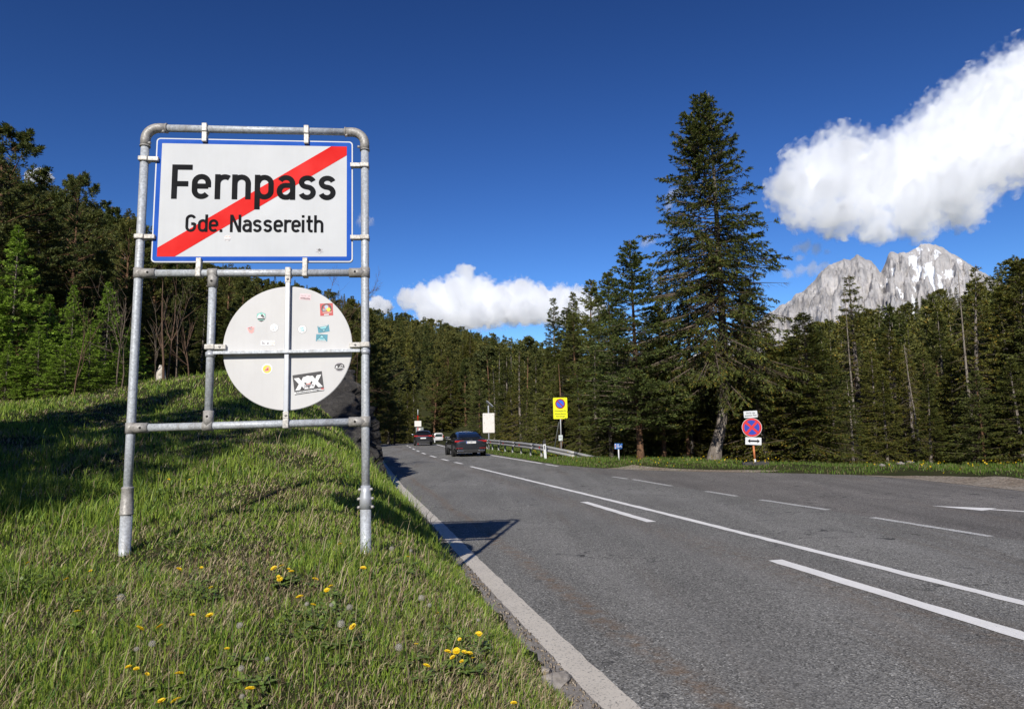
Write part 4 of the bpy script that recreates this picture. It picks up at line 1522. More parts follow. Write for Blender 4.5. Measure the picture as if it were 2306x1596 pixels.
# --- wooded hills: the nearest trees one by one, the rest as one mass
r_ = np.random.default_rng(31)
cand = []
for _ in range(9000):
    if r_.uniform() < .68:
        t_ = r_.uniform(-.95, .36); rho = 70 + 400 * r_.uniform() ** .75
    else:
        t_ = r_.uniform(.30, 1.15); rho = 50 + 170 * r_.uniform() ** .8
    y_ = rho / math.sqrt(1 + t_ * t_); x_ = t_ * y_
    s_ = float(left_x(y_)) - x_; b_ = x_ - float(border_x(y_))
    if max(s_, b_, (y_ - 140) * .8) < 9:
        continue
    cand.append((rho, x_, y_, t_))
cand.sort()
keep, grid = [], {}
for c in cand:
    gsz = 3.0 + c[0] * .006
    key = (int(c[1] / gsz), int(c[2] / gsz), int(gsz * 4))
    if key in grid:
        continue
    grid[key] = 1
    keep.append(c)
zs = terrain(np.array([c[1] for c in keep]), np.array([c[2] for c in keep]))
near, rest = [], []
_st = [-1.2, -.75, -.555, -.444, -.32, -.197, -.1, .03, .1, .2, .3, .36, .42, .447, .52, .617, .70, .75, 1.2]
_se = [.5, .42, .33, .26, .225, .19, .165, .132, .115, .09, .085, .10, .13, .145, .160, .180, .205, .235, .30]
for c, z_ in zip(keep, zs):
    h_ = float(r_.uniform(9, 14.5)) * (1.05 if c[3] > .3 else 1.0)
    cap = float(np.interp(c[3], _st, _se)) * float(r_.uniform(.80, 1.03)) * c[2] + 1.55 - float(z_)
    h_ = min(h_, cap)
    if h_ < 4:
        continue
    pine = r_.uniform() < (.58 if c[3] < .3 else .22)
    ix = int(r_.integers(0, 5))
    rec = (c[1], c[2], float(z_) - .1, h_ / 14, float(r_.uniform(.9, 1.35)), float(r_.uniform(0, 6.28)), pine, ix, c[3], float(r_.normal(0, .03)), float(r_.normal(0, .03)))
    # the ones that show largest and in view stay single things
    inview = -.78 < c[3] < .78
    (near if inview and len(near) < 290 else rest).append(rec)
for x_, y_, z_, k_, wd, rz, pine, ix, t_, l0, l1 in near:
    tr, cr = (FP if pine else FS)[ix]
    if t_ < .3:
        lb = ('pine' if pine else 'spruce') + ' on the wooded slope that climbs left of the road bend'
        g_ = ('pines' if pine else 'spruces') + ' on the slope left of the bend'
    else:
        lb = ('pine' if pine else 'spruce') + ' on the wooded hill below the grey mountain'
        g_ = ('pines' if pine else 'spruces') + ' on the hill below the mountain'
    tree('pine_tree' if pine else 'spruce_tree', (x_, y_, z_), tr, cr, lb, g_, rz, (k_ * wd, k_ * wd, k_), (l0, l1))

# the rest of the wood: points that carry the same trees, one object of kind stuff
def mass(name, recs, srcs):
    pts = np.array([(q[0], q[1], q[2]) for q in recs])
    me = bpy.data.meshes.new(name)
    me.vertices.add(len(pts))
    me.vertices.foreach_set('co', pts.astype(np.float32).ravel())
    for an, typ, vals in (('rz', 'FLOAT', [q[5] for q in recs]), ('kk', 'FLOAT', [q[3] for q in recs]), ('wd', 'FLOAT', [q[4] for q in recs]), ('ix', 'INT', [q[7] + (5 if q[6] else 0) for q in recs])):
        a = me.attributes.new(an, typ, 'POINT')
        a.data.foreach_set('value', vals)
    me.update()
    o = ob(name, me, label='dense dark conifer wood covering the far hills', cat='forest', kind='stuff')
    ng = bpy.data.node_groups.new(name, 'GeometryNodeTree')
    ng.interface.new_socket('Geometry', in_out='INPUT', socket_type='NodeSocketGeometry')
    ng.interface.new_socket('Geometry', in_out='OUTPUT', socket_type='NodeSocketGeometry')
    gi = ng.nodes.new('NodeGroupInput'); go = ng.nodes.new('NodeGroupOutput')
    jn = ng.nodes.new('GeometryNodeJoinGeometry')

    def named(nm, dt):
        a = ng.nodes.new('GeometryNodeInputNamedAttribute')
        a.data_type = dt
        a.inputs[0].default_value = nm
        return [q for q in a.outputs if q.enabled and q.name == 'Attribute'][0]
    for k, (tr, cr) in enumerate(srcs):
        io = ng.nodes.new('GeometryNodeInstanceOnPoints')
        cmp_ = ng.nodes.new('FunctionNodeCompare'); cmp_.data_type = 'INT'; cmp_.operation = 'EQUAL'
        ia = [q for q in cmp_.inputs if q.enabled]
        ng.links.new(named('ix', 'INT'), ia[0])
        ia[1].default_value = k
        ng.links.new(gi.outputs[0], io.inputs['Points'])
        ng.links.new(cmp_.outputs[0], io.inputs['Selection'])
        oi = ng.nodes.new('GeometryNodeObjectInfo')
        oi.inputs['Object'].default_value = cr
        oi.inputs['As Instance'].default_value = True
        ng.links.new(oi.outputs['Geometry'], io.inputs['Instance'])
        cb = ng.nodes.new('ShaderNodeCombineXYZ')
        ng.links.new(named('rz', 'FLOAT'), cb.inputs[2])
        ng.links.new(cb.outputs[0], io.inputs['Rotation'])
        mu = ng.nodes.new('ShaderNodeMath'); mu.operation = 'MULTIPLY'
        ng.links.new(named('kk', 'FLOAT'), mu.inputs[0]); ng.links.new(named('wd', 'FLOAT'), mu.inputs[1])
        cs = ng.nodes.new('ShaderNodeCombineXYZ')
        ng.links.new(mu.outputs[0], cs.inputs[0]); ng.links.new(mu.outputs[0], cs.inputs[1]); ng.links.new(named('kk', 'FLOAT'), cs.inputs[2])
        ng.links.new(cs.outputs[0], io.inputs['Scale'])
        ng.links.new(io.outputs[0], jn.inputs[0])
    ng.links.new(jn.outputs[0], go.inputs[0])
    md = o.modifiers.new('wood', 'NODES')
    md.node_group = ng
    return o


# the mass borrows the crowns of single trees that stand in the scene
def first_crown(me):
    for o in col.objects:
        if o.data is me and o.name.startswith('crown'):
            return o


srcs = [(None, first_crown(c)) for _, c in FS + FP]
print('near', len(near), 'rest', len(rest), [s[1] is not None for s in srcs])
mass('forest', rest, srcs)
# ------------------------------------------------------------------ larches, saplings, bushes on the bank
LA = []
for k in range(3):
    LA.append((trunk_mesh('larch_trunk', 14, .13, m_bspruce, rng, .5, 1.2, 8, 10),
               make_spruce(500 + k, 14, 4.2 + .4 * k, nb=190, ntw=18, nsp=10, z0=.02, droop=.12, spl=.26, spw=.085, brown=.0, mat=m_larch, pw=1.15, hang=.0)))
GLA = 'young larches on the bank'
for k, (px, top, Y, wd, lb) in enumerate([
        (42, 505, 17.0, 1.15, 'tallest bright green young larch on the grassy bank, slim bare tip'),
        (168, 640, 17.5, 1.2, 'bright green young larch with a forked bare tip next to the tallest larch'),
        (246, 632, 19.0, 1.1, 'slender bright green young larch beside the frame of the town sign'),
        (112, 660, 18.5, 1.3, 'low bright green larch between the tallest larch and the forked one'),
        (-35, 560, 16.5, 1.3, 'bushy bright green larch at the foot of the big dark pine'),
        (205, 735, 17.0, 1.7, 'low bushy larch in front of the slender larch'),
        (300, 720, 20.0, 1.5, 'low bushy larch standing behind the left sign post'),
        (20, 770, 15.9, 1.9, 'low wide larch bush in the grass left of the tallest larch'),
        (150, 765, 16.4, 2.0, 'low wide larch bush in the grass under the forked larch'),
        (262, 785, 17.4, 2.0, 'low wide larch bush in the grass beside the left sign post'),
        (90, 730, 16.3, 1.7, 'low wide larch bush at the edge of the grass under the tallest larch')]):
    tip = at_y(px, top, Y)
    x_ = float(tip[0]); z_ = tz(x_, Y)
    h_ = float(tip[2]) - z_
    tr, cr = LA[k % 3]
    k_ = h_ / 14
    tree('larch_tree', (x_, Y, z_ - .03), tr, cr, lb, GLA, k * 1.7, (k_ * wd, k_ * wd, k_))


def twiggy(seed, H, r0, depth=3, spread=.5, nb=(3, 5), mat=None, curve=.2):
    rg = np.random.default_rng(seed)
    mb = MB()

    def grow(p, d, L, r, dep):
        n = 4
        pts, rad = [p], [r]
        q = p.copy(); dd_ = d.copy()
        for i_ in range(n):
            dd_ = dd_ + rg.normal(0, curve, 3) * .5 + np.array([0, 0, .06])
            dd_ /= np.linalg.norm(dd_)
            q = q + dd_ * L / n
            pts.append(q.copy()); rad.append(r * (1 - .75 * (i_ + 1) / n) + .0008)
        mb.tube(pts, rad, 5 if dep == depth else 4, cap=False)
        if dep > 0:
            for _ in range(int(rg.integers(nb[0], nb[1] + 1))):
                i_ = int(rg.integers(1, n + 1))
                a = dd_ + rg.normal(0, spread, 3)
                a /= np.linalg.norm(a)
                grow(pts[i_], a, L * rg.uniform(.35, .6), rad[i_] * .7 + .001, dep - 1)
    grow(np.zeros(3) - np.array([0, 0, .05]), np.array([0, 0, 1.0]), H, r0, depth)
    return mb


GSA = 'bare saplings on the bank'
for k, (px, top, Y, mt, r0, lb) in enumerate([
        (377, 590, 17.6, m_rtwig, .035, 'bare reddish sapling on the sunny mound behind the sign frame'),
        (385, 640, 17.8, m_rtwig, .03, 'shorter bare reddish sapling touching its taller twin on the mound'),
        (402, 680, 18.4, m_twig, .025, 'bare brown sapling leaning on the mound behind the sign frame'),
        (270, 655, 17.0, m_twig, .024, 'bare brown sapling in front of the low larches'),
        (281, 690, 17.1, m_twig, .022, 'thin bare sapling close beside the brown one near the low larches'),
        (430, 710, 18.0, m_rtwig, .02, 'low bare twiggy bush at the right foot of the mound'),
        (175, 690, 15.8, m_rtwig, .02, 'single curved bare sapling in front of the larches'),
        (355, 700, 18.6, m_twig, .02, 'grey bare twiggy bush on the left side of the mound')]):
    tip = at_y(px, top, Y)
    x_ = float(tip[0]); z_ = tz(x_, Y); h_ = float(tip[2]) - z_
    e = empty('bare_sapling', (x_, Y, z_), k, lb, 'sapling', GSA)
    twiggy(600 + k, h_ * .85, r0, 2, .35, (3, 6), curve=.12).part('branches', mt, e)
# leafless tree that shows above the round plate
q = at_y(728, 575, 24)
e = empty('bare_tree', (float(q[0]), 24, tz(float(q[0]), 24)), .5, 'leafless birch-like tree with fine reddish twigs behind the round plate', 'tree')
h_ = float(q[2]) - e.location.z
twiggy(640, h_ * .50, .05, 4, .42, (4, 6), curve=.10).part('branches', m_rtwig, e)
for k, (px, top, Y) in enumerate([(790, 620, 26), (700, 690, 23), (770, 700, 24.5)]):
    q = at_y(px, top, Y)
    e = empty('bare_shrub', (float(q[0]), Y, tz(float(q[0]), Y)), k, 'leafless reddish shrub on top of the grey rock', 'shrub', 'leafless shrubs above the rock')
    twiggy(650 + k, (float(q[2]) - e.location.z) * .6, .03, 3, .55, (3, 5), curve=.2).part('branches', m_rtwig, e)

# pale weathered stump on the mound
q = at_y(365, 802, 18.2)
x_ = float(q[0]); z_ = tz(x_, 18.2)
mb = MB()
mb.lathe([(.15, -.1), (.13, .05), (.11, .2), (.09, .32), (.05, .40), (.0, .38)], (0, 0, 0), n=9)
rg = np.random.default_rng(3)
mb.v = [(a + rg.normal(0, .018), b + rg.normal(0, .018), c + rg.normal(0, .02)) for a, b, c in mb.v]
m_stump = plain('weathered_wood', (.55, .50, .43), .8, var=.35, scale=14)
o = mb.part('tree_stump', m_stump, label='pale weathered stump on the sunny mound', cat='stump')
o.location = (x_, 18.2, z_)

# ------------------------------------------------------------------ grass
m_grass, t, p = new_mat('grass_blades')
at = N(t, 'ShaderNodeAttribute', attribute_name='tint')
t.links.new(at.outputs['Color'], p.inputs['Base Color'])
p.inputs['Roughness'].default_value = .5
p.inputs['Specular IOR Level'].default_value = .3
tr_ = N(t, 'ShaderNodeBsdfTranslucent')
t.links.new(at.outputs['Color'], tr_.inputs[0])
mx = N(t, 'ShaderNodeMixShader'); mx.inputs[0].default_value = .3
t.links.new(p.outputs[0], mx.inputs[1]); t.links.new(tr_.outputs[0], mx.inputs[2])
t.links.new(mx.outputs[0], t.nodes['Material Output'].inputs[0])


def blades(x, y, z, L, W, lean, az, tint, rng):
    n = len(x)
    b = np.stack([x, y, z - .01], 1)
    d = np.stack([np.cos(az), np.sin(az), np.zeros(n)], 1)
    s = np.stack([-np.sin(az + .6), np.cos(az + .6), np.zeros(n)], 1)
    up = np.array([0, 0, 1.0])
    l1 = lean * .35
    m = b + (d * np.sin(l1)[:, None] + up * np.cos(l1)[:, None]) * (L * .5)[:, None]
    e = m + (d * np.sin(lean)[:, None] + up * np.cos(lean)[:, None]) * (L * .5)[:, None]
    h_ = (W / 2)[:, None]
    v = np.stack([b - s * h_, b + s * h_, m + s * h_ * .8, m - s * h_ * .8, e], 1).reshape(-1, 3)
    o = np.arange(n)[:, None] * 5
    f = np.concatenate([o + np.array([[0, 1, 2]]), o + np.array([[0, 2, 3]]), o + np.array([[3, 2, 4]])])
    return v, f, np.repeat(tint, 5, 0)


rg = np.random.default_rng(77)


def scatter(n, t0, t1, r0, r1):
    t_ = rg.uniform(t0, t1, n)
    r_ = np.exp(rg.uniform(math.log(r0), math.log(r1), n))
    y = r_ / np.sqrt(1 + t_ * t_)
    return t_ * y, y, r_


x, y, r_ = scatter(480000, -1.05, .42, 1.9, 27)
ye = np.exp(rg.uniform(math.log(1.9), math.log(24), 34000))
xe = left_x(ye) - rg.uniform(-.04, .34, 34000)
x, y, r_ = np.r_[x, xe], np.r_[y, ye], np.r_[r_, np.hypot(xe, ye)]
s = (left_x(y) - x) * .97
ok = (s > -.06 + .12 * (fbm(x * 3, y * 3, 3, 40) + .5)) & (rg.uniform(0, 1, len(x)) < .6 + .4 * sstep(.0, .2, s))
x, y, r_, s = x[ok], y[ok], r_[ok], s[ok]
bare_ = (fbm(x * 1.1, y * 1.1, 3, 55) < -.10) & (rg.uniform(0, 1, len(x)) < .30) & (s > .5)
z = terrain(x, y)
n = len(x)
lush = fbm(x * .7, y * .7, 4, 50) * 1.9 + .52 + .34 * np.exp(-((s - .5) / .7) ** 2) * sstep(4, 7, y) + .16 * sstep(5.5, 8, y) - .16 * sstep(5.4, 3.2, y)
fine = fbm(x * 4, y * 4, 3, 60)
u = rg.uniform(0, 1, n)
straw = u > .62 + .38 * np.clip(lush, 0, 1) + .45 * fine
tall = np.clip(.85 + 1.9 * fbm(x * 1.6, y * 1.6, 3, 66), .58, 1.8)
L = (.036 + .066 * np.clip(lush, 0, 1.2)) * tall * rg.uniform(.4, 1.4, n) * (1 + .9 * (rg.uniform(0, 1, n) > .93))
straw |= bare_
L = np.where(bare_, .035 + L * .7, np.where(straw, L * 1.0 + .02, L)) * (1 + .012 * r_)
W = (.0024 + .00078 * r_) * rg.uniform(.6, 1.4, n)
lean = np.abs(rg.normal(.55, .5, n))
lean = np.where(straw, rg.uniform(.8, 1.75, n), lean)
az = rg.uniform(0, 6.28, n)
g0 = np.array([.200, .305, .036]); g1 = np.array([.310, .390, .062]); g2 = np.array([.095, .185, .030])
mixv = rg.uniform(0, 1, (n, 1))
tint = g0 * (1 - mixv) + g1 * mixv
dk = rg.uniform(0, 1, n) < .25
tint[dk] = g2
st0 = np.array([.54, .46, .28]); st1 = np.array([.28, .20, .115])
mv = rg.uniform(0, 1, (n, 1))
tint = np.where(straw[:, None], st0 * mv + st1 * (1 - mv), tint)
tint *= rg.uniform(.75, 1.25, (n, 1))
gv, gf, gt = blades(x, y, z, L, W, lean, az, tint, rg)
print('bank blades', n)
ob('grass', mesh_tri('grass', gv, gf, m_grass, gt), label='green and straw coloured grass growing on the roadside bank', cat='grass', kind='stuff')

# dead stalks and long stems lying in the sward
x, y, r_ = scatter(3600, -1.0, .42, 1.9, 12)
s = (left_x(y) - x) * .97
ok = s > .1
x, y, r_ = x[ok], y[ok], r_[ok]
n = len(x)
tint = np.where(rg.uniform(0, 1, (n, 1)) < .7, np.array([[.44, .36, .22]]), np.array([[.20, .12, .07]])) * rg.uniform(.7, 1.3, (n, 1))
gv, gf, gt = blades(x, y, terrain(x, y) + .01, rg.uniform(.10, .34, n), .0016 + .0005 * r_, np.where(rg.uniform(0, 1, n) < .75, rg.uniform(1.1, 1.65, n), rg.uniform(.1, .6, n)), rg.uniform(0, 6.28, n), tint, rg)
ob('dead_stalks', mesh_tri('dead_stalks', gv, gf, m_grass, gt), label='dry brown stalks lying in the grass of the bank', cat='dry grass', kind='stuff')

# verge on the far side
x1 = []
yv = rg.uniform(16, 62, 60000)
bv = rg.uniform(.05, 4.2, 60000) ** 1.0
xv = border_x(yv) + bv / .9
ok = (rg.uniform(0, 1, len(xv)) < np.where(yv < 30, 1, (30 / yv) ** 1.6)) & (fbm(xv * 1.2, yv * 1.2, 3, 70) > -.17 - .1 * (bv > .8))
ok &= ~((yv < 19.6) & (bv < 1.1)) & ~((yv > 21.6) & (yv < 24.8) & (bv < .8) & (rg.uniform(0, 1, len(xv)) < .85))
xv, yv, bv = xv[ok], yv[ok], bv[ok]
xw = rg.uniform(9, 24, 16000); yw = rg.uniform(8, 19, 16000)
bw = (xw - border_x(yw)) * .9
ok = (bw > 1.0) & (bw < 5)
xv, yv, bv = np.r_[xv, xw[ok]], np.r_[yv, yw[ok]], np.r_[bv, bw[ok]]
n = len(xv)
zv = terrain(xv, yv)
lush = fbm(xv * .5, yv * .5, 3, 81) + .6
L = (.03 + .12 * np.clip(lush + .5 * fbm(xv * 1.7, yv * 1.7, 3, 83), 0, 1.2)) * rg.uniform(.4, 1.4, n)
W = .012 * rg.uniform(.6, 1.4, n) * (1 + yv / 60)
straw = rg.uniform(0, 1, n) > .86
tint = np.array([.085, .155, .020]) * (1 - (m_ := rg.uniform(0, 1, (n, 1)))) + np.array([.135, .205, .030]) * m_
tint = np.where(straw[:, None], np.array([.26, .21, .11]), tint)
gv, gf, gt = blades(xv, yv, zv, L, W, np.abs(rg.normal(.35, .3, n)), rg.uniform(0, 6.28, n), tint, rg)
ob('verge_grass', mesh_tri('verge_grass', gv, gf, m_grass, gt), label='fresh green grass strip between asphalt and forest edge', cat='grass', kind='stuff')
print('verge blades', n)

yf = rg.uniform(18, 42, 900); bf = rg.uniform(.5, 3.6, 900)
xf = border_x(yf) + bf / .9
ok = (fbm(xf * .6, yf * .6, 3, 91) > .02) | ((yf > 18) & (yf < 20.5))
xf, yf = xf[ok], yf[ok]
zf = terrain(xf, yf) + rg.uniform(.08, .22, len(xf))
kv, kf, kt = kites(np.stack([xf, yf, zf], 1), norm(rg.normal(0, .4, (len(xf), 3)) + np.array([0, -.6, .6])), np.full(len(xf), .05), np.full(len(xf), .05), rg, np.tile(np.array([[.75, .52, .02]]), (len(xf), 1)))
ob('verge_flowers', mesh_tri('verge_flowers', kv, kf, m_grass, kt), label='tiny yellow flowers dotting the green strip beyond the lot', cat='flowers', kind='stuff')

# ------------------------------------------------------------------ dandelions
m_yellow = plain('dandelion_yellow', (.82, .58, .012), .6, var=.25, scale=60)
m_stem = plain('dandelion_stem', (.16, .17, .05), .6, var=.2, scale=30)
m_leaf = plain('dandelion_leaf', (.125, .185, .032), .5, var=.35, scale=25)
m_fluff, t, p = new_mat('dandelion_fluff')
p.inputs['Base Color'].default_value = (.55, .52, .46, 1)
p.inputs['Roughness'].default_value = .9
nn_ = noise(t, 40, 3, .6, obj_co(t))
t.links.new(ramp(t, nn_.outputs[0], [(.3, (.28, .26, .22)), (.7, (.45, .42, .37))]).outputs[0], p.inputs['Base Color'])


def flower_head(seed):
    rg_ = np.random.default_rng(seed)
    mb = MB()
    for ring_, (cnt, R_, up) in enumerate(((18, .021, .05), (15, .017, .5), (10, .011, 1.0))):
        for k in range(cnt):
            a = 6.283 * (k + rg_.uniform(-.3, .3)) / cnt
            w_ = .0028
            c, s_ = math.cos(a), math.sin(a)
            tip = np.array((c * R_, s_ * R_, .004 + R_ * up * .6))
            sd = np.array((-s_, c, 0)) * w_
            mb.add([(0, 0, .001), tip * .7 + sd + (0, 0, .003), tip, tip * .7 - sd + (0, 0, .003)], [(0, 1, 2, 3)])
    mb.lathe([(.0, -.010), (.005, -.009), (.006, -.002), (.002, .002)], n=8, mi=1)
    return mb.mesh('flower_head', [m_yellow, m_stem])


def seed_head(seed):
    rg_ = np.random.default_rng(seed)
    mb = MB()
    n = 95
    for k in range(n):
        ph = math.acos(1 - 2 * (k + .5) / n)
        a = 2.39996 * k
        d = np.array((math.sin(ph) * math.cos(a), math.sin(ph) * math.sin(a), math.cos(ph)))
        if d[2] < -.75:
            continue
        s_, u_, _ = basis(d)
        c = d * .0145 * rg_.uniform(.9, 1.08)
        w_ = .0024
        mb.add([c + s_ * w_, c + u_ * w_, c - s_ * w_, c - u_ * w_], [(0, 1, 2, 3)])
        mb.add([d * .003 + s_ * .0002, d * .003 - s_ * .0002, c], [(0, 1, 2)])
    mb.lathe([(0, -.004), (.003, -.003), (.0032, .002), (0, .004)], n=6, mi=1)
    return mb.mesh('seed_head', [m_fluff, m_stem])


def rosette(seed, R_=.13, n=9):
    rg_ = np.random.default_rng(seed)
    mb = MB()
    for k in range(n):
        a = 6.283 * (k + rg_.uniform(-.3, .3)) / n
        L_ = R_ * rg_.uniform(.6, 1.2)
        up = rg_.uniform(.15, .75)
        c, s_ = math.cos(a), math.sin(a)
        prev = None
        segs = 6
        ptsl, ptsr = [], []
        for i_ in range(segs + 1):
            f_ = i_ / segs
            r__ = L_ * f_
            zz_ = L_ * (up * f_ - .55 * up * f_ * f_) + .01
            w_ = .018 * math.sin(math.pi * min(1, f_ * .92 + .06)) ** .8 * (.65 + .7 * (i_ % 2)) * R_ / .13
            ptsl.append((c * r__ - s_ * w_, s_ * r__ + c * w_, zz_ + w_ * .3))
            ptsr.append((c * r__ + s_ * w_, s_ * r__ - c * w_, zz_ + w_ * .3))
        mb.add(ptsl + ptsr, [(i_, i_ + 1, segs + 2 + i_, segs + 1 + i_) for i_ in range(segs)])
    return mb.mesh('leaves', m_leaf)


FH = [flower_head(k) for k in range(3)]
SH = [seed_head(k) for k in range(2)]
RO = [rosette(k) for k in range(4)]
STM = {}


def hit(px, py, lift):
    d = ray(px, py)
    ts = np.linspace(1.5, 30, 1500)
    P_ = CAM[None] + d[None] * ts[:, None]
    zz_ = terrain(P_[:, 0], P_[:, 1]) + lift
    k = np.argmax(P_[:, 2] < zz_)
    return P_[k]


def dandelion(px, py, kind, hgt, label, group, k):
    P_ = hit(px, py, hgt)
    z_ = tz(P_[0], P_[1])
    e = empty('dandelion', (P_[0], P_[1], z_), k * 2.1, label, 'flower', group)
    bend = .25 * hgt * math.sin(k * 1.9)
    key = (round(hgt, 2), k % 4)
    if key not in STM:
        STM[key] = MB().tube([(-bend, 0, -.02), (-bend * .8, 0, hgt * .35), (-bend * .35, 0, hgt * .75), (0, 0, hgt)], [.003, .0027, .0024, .0022], 6).mesh('stem', m_stem)
    ob('stem', STM[key], e)
    hd = ob('flower_head' if kind == 'y' else 'seed_head', (FH if kind == 'y' else SH)[k % (3 if kind == 'y' else 2)], e)
    hd.location = (0, 0, hgt)
    hd.rotation_euler = (.35 * math.sin(k * 3.3) + .25, .3 * math.cos(k * 2.2), k)
    sz = (.90 + .28 * math.sin(k * 5.1)) * (.95 if kind == 'y' else 1.15)
    hd.scale = (sz, sz, sz)
    lf = ob('leaves', RO[k % 4], e)
    lf.location = (-bend, 0, 0)
    lf.rotation_euler = (0, 0, k * 1.3)
    lf.scale = (.62, .62, .8)
    return e


grp = [
    ('y', 'yellow dandelion in the leafy tuft on the grass between the two sign posts', 'dandelions between the posts', [(380, 1080, .16), (357, 1066, .19), (427, 1080, .15)]),
    ('y', 'yellow dandelion in the small cluster below the middle of the sign frame', 'dandelions below the frame', [(635, 1276, .10), (617, 1281, .08), (656, 1290, .08), (627, 1300, .07), (650, 1282, .08)]),
    ('y', 'yellow dandelion among the white seed heads in front of the right post', 'dandelions among the seed heads', [(736, 1330, .12), (675, 1347, .10), (795, 1412, .10), (745, 1322, .07)]),
    ('y', 'yellow dandelion in the dense cluster close to the asphalt edge', 'dandelions by the asphalt', [(1035, 1440, .10), (1045, 1470, .12), (1028, 1467, .10), (1056, 1474, .10), (1020, 1483, .07), (1064, 1482, .08), (1040, 1489, .07), (1008, 1470, .09), (1078, 1428, .11), (960, 1503, .07)]),
    ('s', 'white dandelion seed head in the row in front of the right post', 'seed heads in front of the right post', [(691, 1362, .20), (746, 1364, .21), (787, 1371, .20), (768, 1409, .20)]),
    ('s', 'white dandelion seed head in the loose group on the slope towards the asphalt', 'seed heads by the asphalt', [(949, 1346, .22), (967, 1363, .18), (1077, 1397, .16), (925, 1240, .12), (882, 1235, .12)]),
    ('y', 'yellow dandelion in front of the left post', 'dandelions in front of the left post', [(314, 1417, .17), (434, 1388, .12), (331, 1519, .12), (307, 1506, .11), (403, 1282, .08)]),
    ('s', 'white dandelion seed head in front of the left post', 'seed heads in front of the left post', [(272, 1347, .18), (343, 1450, .20), (308, 1463, .17), (545, 1572, .10), (540, 1410, .17)]),
]
kk = 0
for kind, lb, g_, pts in grp:
    for px, py, hh in pts:
        dandelion(px, py, kind, hh, lb, g_, kk)
        kk += 1
for px, py, hh, lb in ((818, 1280, .10, 'single yellow dandelion at the foot of the right post'), (766, 1226, .08, 'small yellow dandelion between the brown stalks left of the right post'), (919, 1254, .13, 'yellow dandelion on the slope right of the right post'),
                       (985, 1383, .11, 'yellow dandelion just above the dense cluster near the asphalt'), (1157, 1587, .09, 'yellow dandelion beside the pale stone at the asphalt edge')):
    dandelion(px, py, 'y', hh, lb, None, kk)
    kk += 1

r2 = np.random.default_rng(404)
for _ in range(26):
    px, py = float(r2.uniform(40, 1100)), float(r2.uniform(1265, 1590))
    if px > 700 + (py - 1150) * .9:
        continue
    dandelion(px, py, 'y' if r2.uniform() < .8 else 's', float(r2.uniform(.05, .13)), 'small dandelion standing alone in the grass in front of the sign', 'scattered dandelions', kk)
    kk += 1

# weeds: leafy tufts
def weed(seed, R_, H_, n):
    rg_ = np.random.default_rng(seed)
    mb = MB()
    for k in range(n):
        a = rg_.uniform(0, 6.28); rr = R_ * math.sqrt(rg_.uniform()); hh = H_ * rg_.uniform(.2, 1) * (1 - .5 * rr / R_)
        c = np.array((rr * math.cos(a), rr * math.sin(a), hh))
        d = norm(np.array([rg_.normal(), rg_.normal(), rg_.uniform(-.2, .8)]))
        s_, u_, _ = basis(d)
        L_ = rg_.uniform(.014, .032); w_ = L_ * .42
        mb.add([c, c + d * L_ * .5 + s_ * w_, c + d * L_, c + d * L_ * .5 - s_ * w_], [(0, 1, 2, 3)])
    for k in range(n // 10):
        a = rg_.uniform(0, 6.28); rr = R_ * .7 * math.sqrt(rg_.uniform())
        mb.tube([(rr * .4 * math.cos(a), rr * .4 * math.sin(a), -.01), (rr * math.cos(a), rr * math.sin(a), H_ * .7)], .0018, 4, cap=False)
    return mb.mesh('leaves', m_leaf)


for k, (px, py, R_, H_, n, lb) in enumerate([(215, 1350, .22, .17, 520, 'dark leafy weed clump in front of the left post'), (425, 1335, .18, .10, 320, 'low dark leafy weed patch between the posts near the viewer'), (385, 1108, .22, .12, 380, 'leafy weed tuft under the dandelions between the posts'), (440, 1215, .30, .10, 420, 'flat leafy vetch patch lying beside the left post'), (720, 1400, .28, .14, 420, 'leafy weed patch around the seed heads'), (20, 1320, .25, .16, 400, 'dark leafy weed clump in the shade of the bank'), (1010, 1450, .25, .12, 380, 'leafy weed patch under the dandelion cluster by the asphalt')]):
    P_ = hit(px, py, .04)
    e = empty('weed_clump', (P_[0], P_[1], tz(P_[0], P_[1])), k, lb, 'weed')
    ob('leaves', weed(900 + k, R_ * .9, H_ * .8, int(n * .55)), e)
# ------------------------------------------------------------------ rock beside the road, stones
m_rock, t, p = new_mat('grey_limestone')
P = geo_pos(t)
n1 = noise(t, 1.1, 8, .65, P); n2 = noise(t, 7, 6, .7, P)
c1 = ramp(t, n1.outputs[0], [(.3, (.03, .026, .023)), (.5, (.075, .068, .06)), (.7, (.16, .15, .135))])
c2 = ramp(t, n2.outputs[0], [(.3, .5), (.7, 1.25)])
c = mixc(t, 1.0, c1.outputs[0], c2.outputs[0], 'MULTIPLY')
n3 = noise(t, 2.2, 4, .6, P)
c = mixc(t, ramp(t, n3.outputs[0], [(.58, 0), (.7, .55)]).outputs[0], c, (.12, .075, .04))
t.links.new(c, p.inputs['Base Color'])
p.inputs['Roughness'].default_value = .9
bump(t, p, n2.outputs[0], 1.0, .3)

